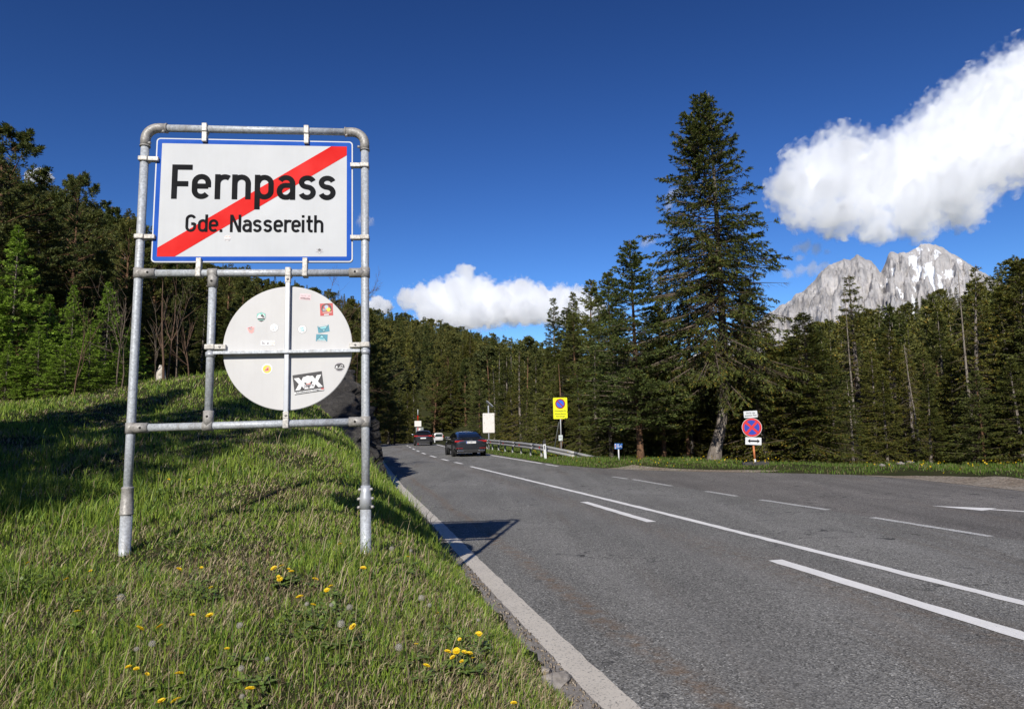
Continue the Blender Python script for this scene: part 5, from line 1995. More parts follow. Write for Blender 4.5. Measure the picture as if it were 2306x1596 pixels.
na, nb_ = 170, 80
vs = []
rgk = np.random.default_rng(8)
for ia in range(na):
    a = ia / (na - 1)
    y_ = 17.5 + 21 * a
    endf = min(1, a / .22) ** .7 * min(1, (1 - a) / .15) ** .7
    Ht = (3.3 + .9 * float(fbm(np.array([y_ * .35]), np.array([2.2]), 3, 12)[0])) * endf
    for ib in range(nb_):
        b = ib / (nb_ - 1)
        if b < .6:
            f_ = b / .6
            z_ = -.15 + (Ht + .15) * f_
            off = .10 + .34 * z_ + .25 * f_ ** 3
        else:
            f_ = (b - .6) / .4
            z_ = Ht - .7 * f_ * f_
            off = .10 + .34 * Ht + .25 + 3.2 * f_
        nz_ = float(fbm(np.array([y_ * .9 + 3]), np.array([b * 7.0]), 5, 14, gain=.58)[0])
        led = float(fbm(np.array([y_ * .5 + z_ * .9]), np.array([z_ * 1.6 - y_ * .4]), 3, 19)[0])
        nf_ = float(fbm(np.array([y_ * 3.1]), np.array([z_ * 3.3 + off]), 3, 15, gain=.6)[0])
        nr_ = abs(float(fbm(np.array([y_ * 1.7 + z_ * .8]), np.array([z_ * 2.4 - y_ * .6]), 4, 23, gain=.6)[0]))
        push = (nz_ * 1.6 + nf_ * .9 - nr_ * 1.6 + .2 + round(led * 6) / 6 * .9) * (1 if b > .04 else .2)
        x_ = float(left_x(y_)) - off + min(push, off - .12) * .8
        vs.append((x_, y_, z_ + nz_ * .25 * b))
fs = []
for ia in range(na - 1):
    for ib in range(nb_ - 1):
        q = ia * nb_ + ib
        fs.append((q, q + nb_, q + nb_ + 1, q + 1))
ob('rock_outcrop', mesh_tri('rock_outcrop', vs, fs, m_rock), label='grey rock outcrop standing at the left road edge behind the sign', cat='rock')


def stone(name, loc, size, seed, label, group=None, mat=None):
    bm = bmesh.new()
    bmesh.ops.create_icosphere(bm, subdivisions=3, radius=1)
    rg_ = np.random.default_rng(seed)
    cuts = [(norm(rg_.normal(size=3)), rg_.uniform(.55, .85)) for _ in range(14)]
    ph = rg_.uniform(0, 50, 3)
    for q in bm.verts:
        c = np.array(q.co)
        n_ = float(fbm(np.array([c[0] * 1.6 + ph[0] + c[2]]), np.array([c[1] * 1.6 + ph[1] - c[2] * .7]), 4, seed)[0])
        for d_, h_c in cuts:
            e_ = float(c @ d_) - h_c
            if e_ > 0:
                c = c - d_ * e_
        c = c * (1 + n_ * .5)
        c[2] = max(c[2], -.6)
        q.co = Vector((c[0] * size[0], c[1] * size[1], c[2] * size[2]))
    me = bpy.data.meshes.new(name)
    bm.to_mesh(me)
    bm.free()
    me.materials.append(mat or m_stone)
    return ob(name, me, label=label, cat='stone', group=group, loc=loc, rot=(0, 0, seed))


m_stone = plain('pale_stone', (.25, .225, .20), .9, var=.45, scale=18)
for k, (px, py, sz, lb) in enumerate([(1252, 1530, (.065, .20, .075), 'long pale stone at the asphalt edge among grass tips'), (1228, 1506, (.045, .06, .04), 'small pale stone just behind the long stone at the asphalt edge'), (1290, 1592, (.05, .06, .03), 'small flat stone in the dust in front of the long stone')]):
    P_ = ground(px, py, .03)
    stone('stone', (P_[0], P_[1], .015), sz, 40 + k, lb)
for k, (px, py) in enumerate([(2030, 1051), (1985, 1053), (2048, 1049)]):
    P_ = ground(px, py, .1)
    stone('stone', (P_[0], P_[1], tz(P_[0], P_[1]) + .02), (.14, .11, .06), 60 + k, 'pale stone lying in the verge beyond the parking lot', 'stones in the far verge')

# ------------------------------------------------------------------ the mountain
m_mtn, t, p = new_mat('mountain_rock')
P = geo_pos(t)
mp = N(t, 'ShaderNodeMapping'); mp.inputs['Scale'].default_value = (.0016, .0016, .0045); mp.inputs['Rotation'].default_value = (0, math.radians(28), 0)
t.links.new(P, mp.inputs[0])
na_ = noise(t, 1.0, 10, .68, mp.outputs[0])
nb2 = noise(t, .012, 8, .7, P)
c1 = ramp(t, na_.outputs[0], [(.3, (.33, .315, .31)), (.48, (.47, .45, .44)), (.62, (.54, .515, .50)), (.75, (.40, .37, .355))])
c = mixc(t, 1.0, c1.outputs[0], ramp(t, nb2.outputs[0], [(.3, .78), (.7, 1.15)]).outputs[0], 'MULTIPLY')
at = N(t, 'ShaderNodeAttribute', attribute_name='tint')
sx_ = N(t, 'ShaderNodeSeparateColor')
t.links.new(at.outputs['Color'], sx_.inputs[0])
ns = noise(t, .010, 7, .7, P)
ad = N(t, 'ShaderNodeMath', operation='ADD')
t.links.new(sx_.outputs[0], ad.inputs[0]); t.links.new(ns.outputs[0], ad.inputs[1])
c = mixc(t, ramp(t, ad.outputs[0], [(.985, 0), (1.03, 1)]).outputs[0], c, (.80, .82, .86))
t.links.new(c, p.inputs['Base Color'])
p.inputs['Roughness'].default_value = .95
p.inputs['Specular IOR Level'].default_value = .1
bump(t, p, nb2.outputs[0], 1.0, 30)
ridge_px = [(1560, 800), (1650, 760), (1740, 700), (1790, 668), (1815, 650), (1835, 632), (1850, 612), (1868, 597), (1885, 590), (1900, 580), (1915, 586), (1930, 574), (1945, 580), (1962, 588), (1975, 606), (1983, 614), (1990, 596), (2000, 572), (2010, 562), (2022, 570), (2040, 572), (2055, 562), (2075, 552), (2095, 547), (2112, 552), (2130, 560), (2142, 572), (2160, 578), (2175, 588), (2200, 604), (2222, 616), (2260, 640), (2330, 670), (2450, 730)]
MD = 4600.0
rx_, rz_ = [], []
for a, b in ridge_px:
    q = at_y(a, b, MD)
    rx_.append(q[0]); rz_.append(q[2])
ncol, nrow = 480, 120
xs = np.linspace(rx_[0], rx_[-1], ncol)
crest = np.interp(xs, rx_, rz_) + fbm(xs * .02, xs * 0, 4, 5) * 36
D_ = np.linspace(0, 1, nrow)
XX, DD = np.meshgrid(xs, D_)
CC = np.repeat(crest[None], nrow, 0)
depth = MD - 2300 * DD
prof_ = (1 - DD) ** 1.25
wx = XX + 260 * fbm(XX * .0016, depth * .0016, 3, 8)
rid = 1 - np.abs(2 * (fbm(wx * .0042, depth * .0013, 5, 33, gain=.55) + .5) - 1)
rid3 = 1 - np.abs(2 * (fbm(wx * .045, depth * .016, 4, 37, gain=.6) + .5) - 1)
rid2 = 1 - np.abs(2 * (fbm(wx * .014, depth * .004, 4, 35) + .5) - 1)
ZZ = -60 + (CC + 60) * prof_ + (rid - .75) * 430 * np.sin(np.pi * np.clip(DD * .92, 0, 1)) ** .8 + (rid2 - .75) * 150 * np.clip(DD * 8, 0, 1) + (rid3 - .75) * 60 * np.clip(DD * 14, .15, 1)
XX = XX * (depth / MD)
ZZ = 1.55 + (ZZ - 1.55) * (depth / MD) ** .35
# snow lies in hollows of the right-hand summit
hol = np.clip((.72 - rid2) * 1.5, -.3, .35) + np.clip((.7 - rid3) * .5, -.12, .15) + np.clip((.62 - rid) * .8, -.2, .3)
q0, q1 = at_y(1985, 600, MD)[0], at_y(2190, 600, MD)[0]
xw = XX / (depth / MD)
snow = .405 + hol * .55 + .17 * np.exp(-((xw - at_y(2085, 600, MD)[0]) / 260) ** 2) * np.exp(-((DD - .12) / .2) ** 2) + .12 * np.exp(-((xw - at_y(1990, 600, MD)[0] + DD * 180) / 70) ** 2) * np.clip(1.3 - DD * 2, 0, 1) - .1 * (xw < q0 - 60) - .35 * DD
V = np.stack([XX.ravel(), depth.ravel(), ZZ.ravel()], 1)
i = np.arange(ncol - 1)[None, :] + ncol * np.arange(nrow - 1)[:, None]
F = np.stack([i, i + ncol, i + ncol + 1, i + 1], -1).reshape(-1, 4)
tn = np.repeat(snow.ravel()[:, None], 3, 1)
ob('mountain', mesh_tri('mountain', V, F, m_mtn, tn), kind='structure')
# ------------------------------------------------------------------ vehicles
def car_paint(name, rgb, metal=.3):
    m, t, p = new_mat(name)
    n = noise(t, 900, 2, .5, obj_co(t))
    r = ramp(t, n.outputs[0], [(.35, tuple(q * .85 for q in rgb)), (.65, tuple(q * 1.2 for q in rgb))])
    t.links.new(r.outputs[0], p.inputs['Base Color'])
    p.inputs['Metallic'].default_value = metal
    p.inputs['Roughness'].default_value = .28
    p.inputs['Coat Weight'].default_value = .8
    p.inputs['Coat Roughness'].default_value = .06
    d = noise(t, 3, 4, .6, obj_co(t))
    rr = ramp(t, d.outputs[0], [(.3, .22), (.7, .38)])
    t.links.new(rr.outputs[0], p.inputs['Roughness'])
    return m


m_darkcar = car_paint('dark_grey_metallic', (.030, .034, .042), .5)
m_greycar = car_paint('graphite_paint', (.022, .024, .028), .4)
m_whitecar = car_paint('white_paint', (.55, .54, .53), .0)
m_glass = plain('tinted_glass', (.008, .010, .013), .06, var=.1, spec=.8)
m_pale_glass = plain('van_glass', (.03, .05, .05), .08, var=.1, spec=.8)
m_tyre = plain('tyre_rubber', (.018, .018, .018), .85)
m_rim2 = plain('alloy_rim', (.55, .56, .58), .3, .8)
m_lamp = plain('tail_lamp_red', (.38, .012, .010), .18, coat=.6)
m_lampd = plain('reflector_red', (.25, .01, .01), .25)
m_trim = plain('black_trim', (.015, .015, .016), .55)
m_chrome = plain('chrome_trim', (.62, .62, .64), .18, .9)
m_plate = plain('plate_white', (.78, .78, .77), .4)
m_plateb = plain('plate_blue', (.01, .05, .35), .4)


def loft(stations):
    """stations: list of (y, [(x, z), ...]) for the right half from bottom centre to top centre"""
    mb = MB()
    vs, fs = [], []
    n = len(stations[0][1])
    full = 2 * n - 2
    for y_, prof in stations:
        pr = [(x_, z_) for x_, z_ in prof] + [(-x_, z_) for x_, z_ in prof[-2:0:-1]]
        vs += [(a, y_, b) for a, b in pr]
    for i_ in range(len(stations) - 1):
        for k in range(full):
            k2 = (k + 1) % full
            fs.append((i_ * full + k, i_ * full + k2, (i_ + 1) * full + k2, (i_ + 1) * full + k))
    fs.append(tuple(range(full - 1, -1, -1)))
    fs.append(tuple(range((len(stations) - 1) * full, len(stations) * full)))
    mb.add(vs, fs, 0, True)
    return mb


def smooth_part(mb, name, mat, parent, lv=1, crease=False):
    o = mb.part(name, mat, parent)
    md = o.modifiers.new('sub', 'SUBSURF')
    md.levels = lv
    md.render_levels = lv
    return o


def wheel(parent, x_, y_, r, wd, rim_mat):
    sgn = 1 if x_ > 0 else -1
    tb = MB().lathe([(r * .62, -wd / 2), (r * .93, -wd / 2), (r, -wd / 2 + .03), (r, wd / 2 - .03), (r * .93, wd / 2), (r * .62, wd / 2)], (x_, y_, r), (1, 0, 0), 24)
    w_ = tb.part('wheel', m_tyre, parent)
    rb = MB()
    xo = x_ + sgn * (wd / 2 - .015)
    rb.lathe([(r * .62, -.01), (r * .66, .012), (r * .60, .012), (r * .58, -.02)], (xo, y_, r), (sgn, 0, 0), 24)
    for k in range(10):
        a = 6.283 * k / 10
        d = np.array((0, math.cos(a), math.sin(a)))
        rb.tube([np.array((xo, y_, r)) + d * .03, np.array((xo - sgn * .004, y_, r)) + d * r * .6], [.022, .014], 4)
    rb.lathe([(.05, -.02), (.05, .01), (.0, .014)], (xo, y_, r), (sgn, 0, 0), 10)
    rb.part('rim', rim_mat, w_)


def quad_panel(mb, pts, off=(0, 0, 0), mi=0):
    """thin panel over four or more points, lifted by off"""
    vs = [np.array(q, float) + np.array(off) for q in pts]
    mb.add(vs, [tuple(range(len(vs)))], mi)
    return mb


def car(name, label, loc, rz, body, roofs, paint_m, kind):
    e = empty(name, loc, rz, label, 'car' if kind != 'van' else 'van', None)
    smooth_part(loft(body), 'body', paint_m, e)
    return e


def prof(wb, zb, wm, z1, z2, ws, zs, zc):
    return [(0, zb), (wb * .6, zb), (wb, zb + .03), (wm, z1), (wm * 1.0, z2), (ws, zs), (ws * .55, zc), (0, zc + .01)]


def gprof(wb, zb, wt, zt):
    return [(0, zb), (wb * .5, zb), (wb, zb), ((wb * .45 + wt * .55) + .02, zb * .45 + zt * .55), (wt, zt - .025), (wt * .55, zt + .005), (0, zt + .012)]


# ---- fastback sedan
p0 = (-2.56, 38.75)
hd = math.radians(12.6)
e = empty('car', (p0[0] - math.sin(hd) * 1.41, p0[1] + math.cos(hd) * 1.41, .0), hd, 'dark grey fastback car with red tail lamps driving away beside the guardrail', 'car')
body = [(-2.37, prof(.50, .42, .66, .48, .70, .62, .80, .82)), (-2.33, prof(.66, .33, .84, .46, .76, .78, .92, .94)), (-2.22, prof(.74, .27, .895, .45, .78, .84, .975, 1.01)), (-1.9, prof(.76, .22, .92, .46, .76, .86, .965, 1.0)),
        (-1.2, prof(.76, .20, .922, .46, .76, .85, .97, .98)), (0, prof(.76, .19, .915, .46, .76, .84, .95, .96)), (1.0, prof(.76, .20, .92, .46, .74, .83, .91, .97)), (1.6, prof(.76, .21, .92, .46, .70, .82, .83, .90)),
        (2.05, prof(.72, .23, .88, .45, .62, .74, .74, .80)), (2.30, prof(.60, .27, .74, .42, .54, .58, .64, .68)), (2.38, prof(.45, .32, .55, .42, .50, .40, .56, .58))]
smooth_part(loft(body), 'body', m_darkcar, e)
gh = [(-2.12, gprof(.70, .95, .66, 1.0)), (-1.75, gprof(.76, .93, .62, 1.13)), (-1.25, gprof(.80, .92, .58, 1.27)), (-.7, gprof(.82, .92, .57, 1.365)), (-.1, gprof(.82, .92, .58, 1.39)), (.35, gprof(.82, .92, .58, 1.355)), (.8, gprof(.80, .90, .62, 1.17)), (1.2, gprof(.74, .90, .68, .97))]
smooth_part(loft(gh), 'roof', m_darkcar, e)
rw = MB()
quad_panel(rw, [(-.60, -1.97, 1.075), (.60, -1.97, 1.075), (.56, -1.5, 1.228), (-.56, -1.5, 1.228)])
quad_panel(rw, [(-.56, -1.5, 1.228), (.56, -1.5, 1.228), (.50, -.98, 1.345), (-.50, -.98, 1.345)])
rw.part('rear_window', m_glass, e)
for s in (-1, 1):
    sw = MB()
    pts = [(s * .815, .72, .99), (s * .825, -.1, .985), (s * .82, -1.0, .99), (s * .775, -1.55, 1.03), (s * .665, -1.15, 1.225), (s * .640, -.6, 1.30), (s * .640, -.05, 1.315), (s * .665, .35, 1.25)]
    if s < 0:
        pts = pts[::-1]
    quad_panel(sw, pts[::-1], (s * .03, 0, 0))
    sw.part('side_window', m_glass, e)
    lm = MB()
    lm.bbox(min(s * .36, s * .885), max(s * .36, s * .885), -2.345, -2.10, .80, .895, .02)
    lm.part('tail_lamp', m_lamp, e)
    rf = MB().bbox(min(s * .45, s * .82), max(s * .45, s * .82), -2.365, -2.25, .455, .485, .008)
    rf.part('bumper_reflector', m_lampd, e)
    ex = MB().bbox(min(s * .42, s * .76), max(s * .42, s * .76), -2.37, -2.2, .30, .345, .012)
    ex.bbox(min(s * .45, s * .73), max(s * .45, s * .73), -2.374, -2.3, .312, .333, .004, 1)
    ex.part('exhaust_trim', [m_chrome, m_trim], e)
    mi_ = MB().bbox(min(s * .90, s * 1.07), max(s * .90, s * 1.07), .50, .62, .96, 1.08, .03)
    mi_.part('wing_mirror', m_darkcar, e)
    for y_ in (-1.41, 1.41):
        wheel(e, s * .815, y_, .335, .23, m_rim2)
        ar = MB().lathe([(.40, -.03), (.40, .03)], (s * .905, y_, .34), (1, 0, 0), 24)
        ar.part('wheel_arch', m_trim, e)
MB().bbox(-.74, .74, -2.345, -2.15, 1.0, 1.022, .008).part('boot_spoiler', m_darkcar, e)
df = MB().bbox(-.70, .70, -2.355, -2.1, .22, .40, .03)
df.part('diffuser', m_trim, e)
npl = MB().box(-.27, .27, -2.395, -2.36, .725, .84)
n_ = npl.part('number_plate', m_plate, e)
MB().box(-.268, -.23, -2.398, -2.394, .728, .837).part('plate_band', m_plateb, n_)
text_part('plate_text', 'BA:AM1111', .085, m_black, n_, .02, -2.399, .782, .44)
bg_ = MB()
for k in range(4):
    bg_.ribbon(circ(-.075 + .05 * k, .905, .030, 16), .007, -2.352 - .0006 * k, closed=True)
bg_.part('badge', m_chrome, e)
MB().bbox(-.02, .02, -.95, -.80, 1.385, 1.43, .01).part('roof_antenna', m_darkcar, e)

# ---- hatchback further on
hd2 = math.radians(8.0)
q = at_y(953, 1003, 66.0)
e = empty('car', (float(q[0]) - math.sin(hd2) * 1.3, 66 + 1.3, 0), hd2, 'dark hatchback with a full-width red light strip ahead of the fastback car', 'car')
body = [(-2.15, prof(.55, .40, .74, .5, .8, .70, .92, .93)), (-2.08, prof(.70, .30, .86, .5, .82, .80, .98, 1.0)), (-1.7, prof(.74, .24, .90, .5, .8, .84, 1.0, 1.0)), (-.8, prof(.76, .2, .905, .48, .78, .84, .98, .98)), (.4, prof(.76, .2, .905, .48, .76, .83, .96, .97)), (1.2, prof(.74, .22, .90, .48, .7, .80, .9, .97)), (1.8, prof(.68, .25, .85, .46, .62, .7, .78, .82)), (2.15, prof(.5, .32, .62, .45, .55, .5, .64, .66))]
smooth_part(loft(body), 'body', m_greycar, e)
gh = [(-2.02, gprof(.74, .96, .66, 1.05)), (-1.8, gprof(.80, .95, .60, 1.30)), (-1.45, gprof(.81, .95, .58, 1.42)), (-.6, gprof(.82, .94, .59, 1.465)), (.1, gprof(.82, .93, .6, 1.43)), (.7, gprof(.80, .92, .64, 1.2)), (1.2, gprof(.76, .92, .68, .99))]
smooth_part(loft(gh), 'roof', m_greycar, e)
quad_panel(MB(), [(-.62, -2.05, 1.06), (.62, -2.05, 1.06), (.55, -1.80, 1.335), (-.55, -1.80, 1.335)]).part('rear_window', m_glass, e)
MB().bbox(-.56, .56, -1.98, -1.6, 1.385, 1.42, .01).part('roof_spoiler', m_trim, e)
MB().bbox(-.80, .80, -2.165, -2.02, .90, .955, .02).part('light_strip', m_lamp, e)
for s in (-1, 1):
    MB().bbox(min(s * .5, s * .86), max(s * .5, s * .86), -2.16, -1.98, .86, .985, .03).part('tail_lamp', m_lamp, e)
    quad_panel(MB(), [(s * .85, .6, 1.0), (s * .86, -.6, 1.0), (s * .80, -1.6, 1.05), (s * .68, -1.4, 1.33), (s * .66, -.5, 1.39), (s * .68, .15, 1.33)][::-1 if s > 0 else 1], (s * .02, 0, 0)).part('side_window', m_glass, e)
    MB().bbox(min(s * .92, s * 1.08), max(s * .92, s * 1.08), .5, .62, .98, 1.10, .03).part('wing_mirror', m_chrome if s < 0 else m_greycar, e)
    for y_ in (-1.3, 1.35):
        wheel(e, s * .79, y_, .33, .22, m_rim2)
MB().bbox(-.62, .62, -2.17, -2.0, .24, .42, .03).part('diffuser', m_trim, e)
MB().box(-.26, .26, -2.185, -2.15, .66, .77).part('number_plate', m_plate, e)

# ---- white van-like car in the distance
q = at_y(984, 997, 122.0)
zr = float(road_z(122))
hd3 = math.radians(10)
e = empty('van', (float(q[0]), 123.5, zr), hd3, 'small white delivery van furthest down the road', 'van')
body = [(-2.05, prof(.6, .42, .80, .55, .95, .80, 1.05, 1.06)), (-2.0, prof(.72, .32, .88, .55, .95, .87, 1.08, 1.1)), (-1.2, prof(.76, .24, .90, .5, .95, .89, 1.08, 1.1)), (.6, prof(.76, .24, .90, .5, .9, .88, 1.05, 1.06)), (1.4, prof(.72, .26, .86, .5, .8, .8, .98, 1.02)), (2.05, prof(.55, .34, .7, .46, .6, .6, .74, .76))]
smooth_part(loft(body), 'body', m_whitecar, e)
gh = [(-2.03, gprof(.84, 1.02, .74, 1.72)), (-1.9, gprof(.86, 1.02, .72, 1.80)), (-.4, gprof(.87, 1.02, .72, 1.82)), (.5, gprof(.86, 1.02, .70, 1.76)), (1.3, gprof(.8, 1.0, .72, 1.08))]
smooth_part(loft(gh), 'roof', m_whitecar, e)
MB().bbox(-.60, .60, -2.07, -2.0, 1.12, 1.58, .05).part('rear_window', m_pale_glass, e)
for s in (-1, 1):
    MB().bbox(min(s * .76, s * .87), max(s * .76, s * .87), -2.07, -1.9, .95, 1.35, .02).part('tail_lamp', m_lamp, e)
    quad_panel(MB(), [(s * .89, .7, 1.12), (s * .90, -1.6, 1.12), (s * .80, -1.6, 1.6), (s * .79, .3, 1.6)][::-1 if s > 0 else 1], (s * .02, 0, 0)).part('side_window', m_pale_glass, e)
    MB().bbox(min(s * .92, s * 1.08), max(s * .92, s * 1.08), .6, .72, 1.08, 1.26, .03).part('wing_mirror', m_trim, e)
    for y_ in (-1.25, 1.35):
        wheel(e, s * .78, y_, .31, .2, m_rim2)
MB().box(-.26, .26, -2.09, -2.06, .70, .81).part('number_plate', m_plate, e)
MB().bbox(-.78, .78, -2.10, -1.9, .34, .50, .03).part('rear_bumper', m_trim, e)

# ------------------------------------------------------------------ guardrail
m_rail = galv('guardrail_steel', (.42, .42, .41), .25, .2)
path = np.array([(-6.9, 70, .74), (-4.65, 60, .74), (-2.45, 50, .74), (-.25, 40, .73), (1.30, 33.4, .68), (2.25, 31.9, .44), (3.2, 30.55, .22), (4.25, 29.2, .02)])
gr = empty('guardrail', (1.3, 33.4, 0), 0, 'grey steel guardrail whose end slopes down into the grass', 'guardrail')
GO = np.array([1.3, 33.4, 0.])


def along(pts, step):
    d = np.r_[0, np.cumsum(np.linalg.norm(np.diff(pts, axis=0), axis=1))]
    n = int(d[-1] / step)
    qq = np.linspace(0, d[-1], n + 1)
    return np.stack([np.interp(qq, d, pts[:, k]) for k in range(3)], 1)


P_ = along(path, .5)
for k in range(3):      # soften the corners
    P_[1:-1] = (P_[:-2] + 2 * P_[1:-1] + P_[2:]) / 4
P_[:, 2] += np.array([max(0, tz(a, b)) * .5 for a, b, c in P_])
wp = [(.0, .155), (-.03, .150), (-.075, .115), (-.080, .085), (-.075, .055), (-.005, .020), (.0, .0), (-.005, -.020), (-.075, -.055), (-.080, -.085), (-.075, -.115), (-.03, -.150), (.0, -.155)]
seg_len = 8
for a in range(0, len(P_) - 1, seg_len):
    Q = P_[a:min(a + seg_len + 1, len(P_))]
    mb = MB()
    vs, fs = [], []
    for j, c in enumerate(Q):
        g = a + j
        d = P_[min(g + 1, len(P_) - 1)] - P_[max(g - 1, 0)]
        d[2] = 0
        d /= np.linalg.norm(d)
        out = np.array([-d[1], d[0], 0])          # sideways
        if out[0] > 0:
            out = -out
        lap = .003 if (a // seg_len) % 2 else 0
        for ox_, oz in wp:
            vs.append(c + out * (-ox_ + lap) + np.array([0, 0, oz - .155]) - GO)
    m_ = len(wp)
    for j in range(len(Q) - 1):
        for k in range(m_ - 1):
            fs.append((j * m_ + k, j * m_ + k + 1, (j + 1) * m_ + k + 1, (j + 1) * m_ + k))
    mb.add(vs, fs, 0, True)
    o = mb.part('beam', m_rail, gr)
    md = o.modifiers.new('thick', 'SOLIDIFY')
    md.thickness = .004
PP = along(path[:6], 2.0)
for k, c in enumerate(PP):
    gz = tz(c[0], c[1])
    x_, y_ = c[0] + .10, c[1] + .02
    mb = MB()
    mb.box(x_ - .05 - GO[0], x_ + .05 - GO[0], y_ - .004 - GO[1], y_ + .004 - GO[1], gz - .3, c[2] + .02)
    mb.box(x_ - .05 - GO[0], x_ - .042 - GO[0], y_ - .03 - GO[1], y_ + .03 - GO[1], gz - .3, c[2] + .021)
    mb.part('post', m_rail, gr)
for c in along(path[:5], 4.0)[2::1]:
    mb = MB()
    mb.add([(c[0] - .05 - GO[0], c[1] - .05 - GO[1], c[2] - .05), (c[0] - .11 - GO[0], c[1] - .06 - GO[1], c[2] - .13), (c[0] - .05 - GO[0], c[1] - .05 - GO[1], c[2] - .20)], [(0, 1, 2)])
    mb.box(c[0] - .06 - GO[0], c[0] - .05 - GO[0], c[1] - .056 - GO[1], c[1] - .046 - GO[1], c[2] - .16, c[2] - .1)
    mb.part('reflector', m_lampd, gr)

# ------------------------------------------------------------------ roadside signs
m_steel = galv('sign_post_steel', (.40, .41, .42), .1, .2)
m_dkpost = plain('dark_post', (.06, .065, .06), .7)
m_orange = plain('orange_tape', (.55, .19, .07), .5)
m_rubber = plain('recycled_rubber', (.05, .047, .045), .9, var=.4, scale=20)
m_capb = plain('black_cap', (.02, .02, .022), .5)
m_pv = plain('solar_cells', (.012, .016, .035), .15, var=.3, scale=30)
m_board = plain('board_back', (.72, .69, .64), .5, var=.07, scale=6)


def face_cam(x_, y_):
    return math.atan2(-x_, y_) * .75


# yellow no-parking sign
Y_ = 34.2
a0 = at_y(1261, 895, Y_); a1 = at_y(1261, 943, Y_)
x_ = float(a0[0]); gz = tz(x_, Y_)
e = empty('parking_sign', (x_, Y_, gz), face_cam(x_, Y_) + .1, 'tall yellow no-parking sign with three lines of text behind the guardrail', 'sign')
zt_, zb_ = float(a0[2]) - gz, float(a1[2]) - gz
wd = 32 / IF * Y_ / 2
ps = MB().slab(rrect(-wd, wd, zb_, zt_, .04), -.012, .0).part('panel', m_yel, e)
cz = zt_ - (zt_ - zb_) * .29
rr = wd * .70
MB().slab(circ(0, cz, rr, 36), -.016, -.013).part('red_ring', plain('dull_red', (.30, .008, .02), .5), ps)
MB().slab(circ(0, cz, rr * .76, 36), -.020, -.017).part('blue_disc', plain('bright_blue', (.02, .11, .68), .5), ps)
c45 = rr * .78 * .7071
MB().ribbon([(-c45, cz + c45), (c45, cz - c45)], rr * .22, -.0225).part('red_bar', plain('dull_red', (.30, .008, .02), .5), ps)
hh = zt_ - zb_
for k, (tx, fw_) in enumerate((('Wendeplatz für', 1.68), ('Winterdienst-', 1.62), ('fahrzeuge', 1.26))):
    text_part('text_line', tx, hh * .105, plain('sign_text_olive', (.045, .06, .01), .5), ps, .0, -.0145, zb_ + hh * (.365 - .125 * k), wd * fw_)
MB().tube([(0, .035, -.3), (0, .035, zt_ - .1)], .035, 12).part('post', m_steel, e)
MB().tube([(-.42, .5, -.3), (-.08, .06, zb_ - .15)], .03, 10).part('brace', m_dkpost, e)
nb__ = MB().bbox(-.13, .07, -.09, .0, zb_ - 1.08, zb_ - .80, .01).part('notice_box', plain('notice_white', (.6, .66, .66), .4), e)
for k in range(3):
    MB().box(-.10, .04, -.0935, -.0912, zb_ - .90 - k * .03, zb_ - .888 - k * .03).part('notice_line', plain('notice_grey', (.2, .22, .22), .5), nb__)

# back of a board with a solar panel on top
Y_ = 46.5
a0 = at_y(1100, 930, Y_); a1 = at_y(1100, 974, Y_)
x_ = float(a0[0]); gz = tz(x_, Y_)
e = empty('solar_sign', (x_, Y_, gz), .05, 'pale board seen from behind with a small solar panel on its pole', 'sign')
zt_, zb_ = float(a0[2]) - gz, float(a1[2]) - gz
wd = 26 / IF * Y_ / 2
bd = MB().slab(rrect(-wd, wd, zb_, zt_, .05), -.03, .0).part('board', m_board, e)
for k in range(6):
    xx = -wd + .07 + (2 * wd - .14) * k / 5
    MB().bbox(xx - .022, xx + .022, -.040, -.029, zb_ + .04, zt_ - .04, .006).part('rib', m_board, bd)
for sx_1 in (-1, 1):
    for zz in (zt_ - .12, (zt_ + zb_) / 2 + .02):
        MB().lathe([(.022, 0), (.022, .012), (0, .014)], (sx_1 * (wd - .10), -.04, zz), (0, -1, 0), 8).part('bolt', m_fit, bd)
MB().tube([(0, .05, -.3), (0, .05, zt_ + .52)], .045, 12).part('post', m_newal, e)
pan = MB()
pan.bbox(-.30, .30, -.17, .17, -.015, .015, .006)
po = pan.part('solar_panel', m_newal, e)
po.location = (.08, .05, zt_ + .62)
po.rotation_euler = (math.radians(-18), math.radians(42), 0)
pc = MB().box(-.27, .27, -.14, .14, .017, .019).part('cells', m_pv, po)

# white snow marker pole and boards far behind
for k, (px, top, bot, Y_, lb) in enumerate([(941, 922, 972, 72, 'thin red and white pole with a small plate left of the dark hatchback')]):
    a0 = at_y(px, top, Y_)
    x_ = float(a0[0]); gz = tz(x_, Y_)
    e = empty('marker_pole', (x_, Y_, gz), 0, lb, 'pole')
    H_ = float(a0[2]) - gz
    n = 6
    for j in range(n):
        MB().tube([(0, 0, H_ * j / n - (.2 if j == 0 else 0)), (0, 0, H_ * (j + 1) / n)], .035, 8).part('pole_band', m_red if (n - j) % 2 == 0 else m_rim, e)
    MB().slab(rect(-.35, .35, H_ * .52, H_ * .68), -.05, -.04).part('plate', m_board, e)
a0 = at_y(945, 962, 76)
x_ = float(a0[0]); gz = tz(x_, 76)
e = empty('chevron_board', (x_, 76, gz), 0, 'grey bend marker board behind the dark hatchback', 'sign')
H_ = float(a0[2]) - gz
b_ = MB().slab(rect(-.42, .42, H_ - .75, H_), -.02, 0).part('board', plain('board_grey', (.22, .24, .24), .5), e)
MB().add([(-.1, -.024, H_ - .1), (.12, -.024, H_ - .1), (-.02, -.024, H_ - .65), (-.2, -.024, H_ - .65)], [(3, 2, 1, 0)]).part('chevron', m_board, b_)
MB().tube([(0, .03, -.3), (0, .03, H_ - .1)], .03, 8).part('post', m_steel, e)


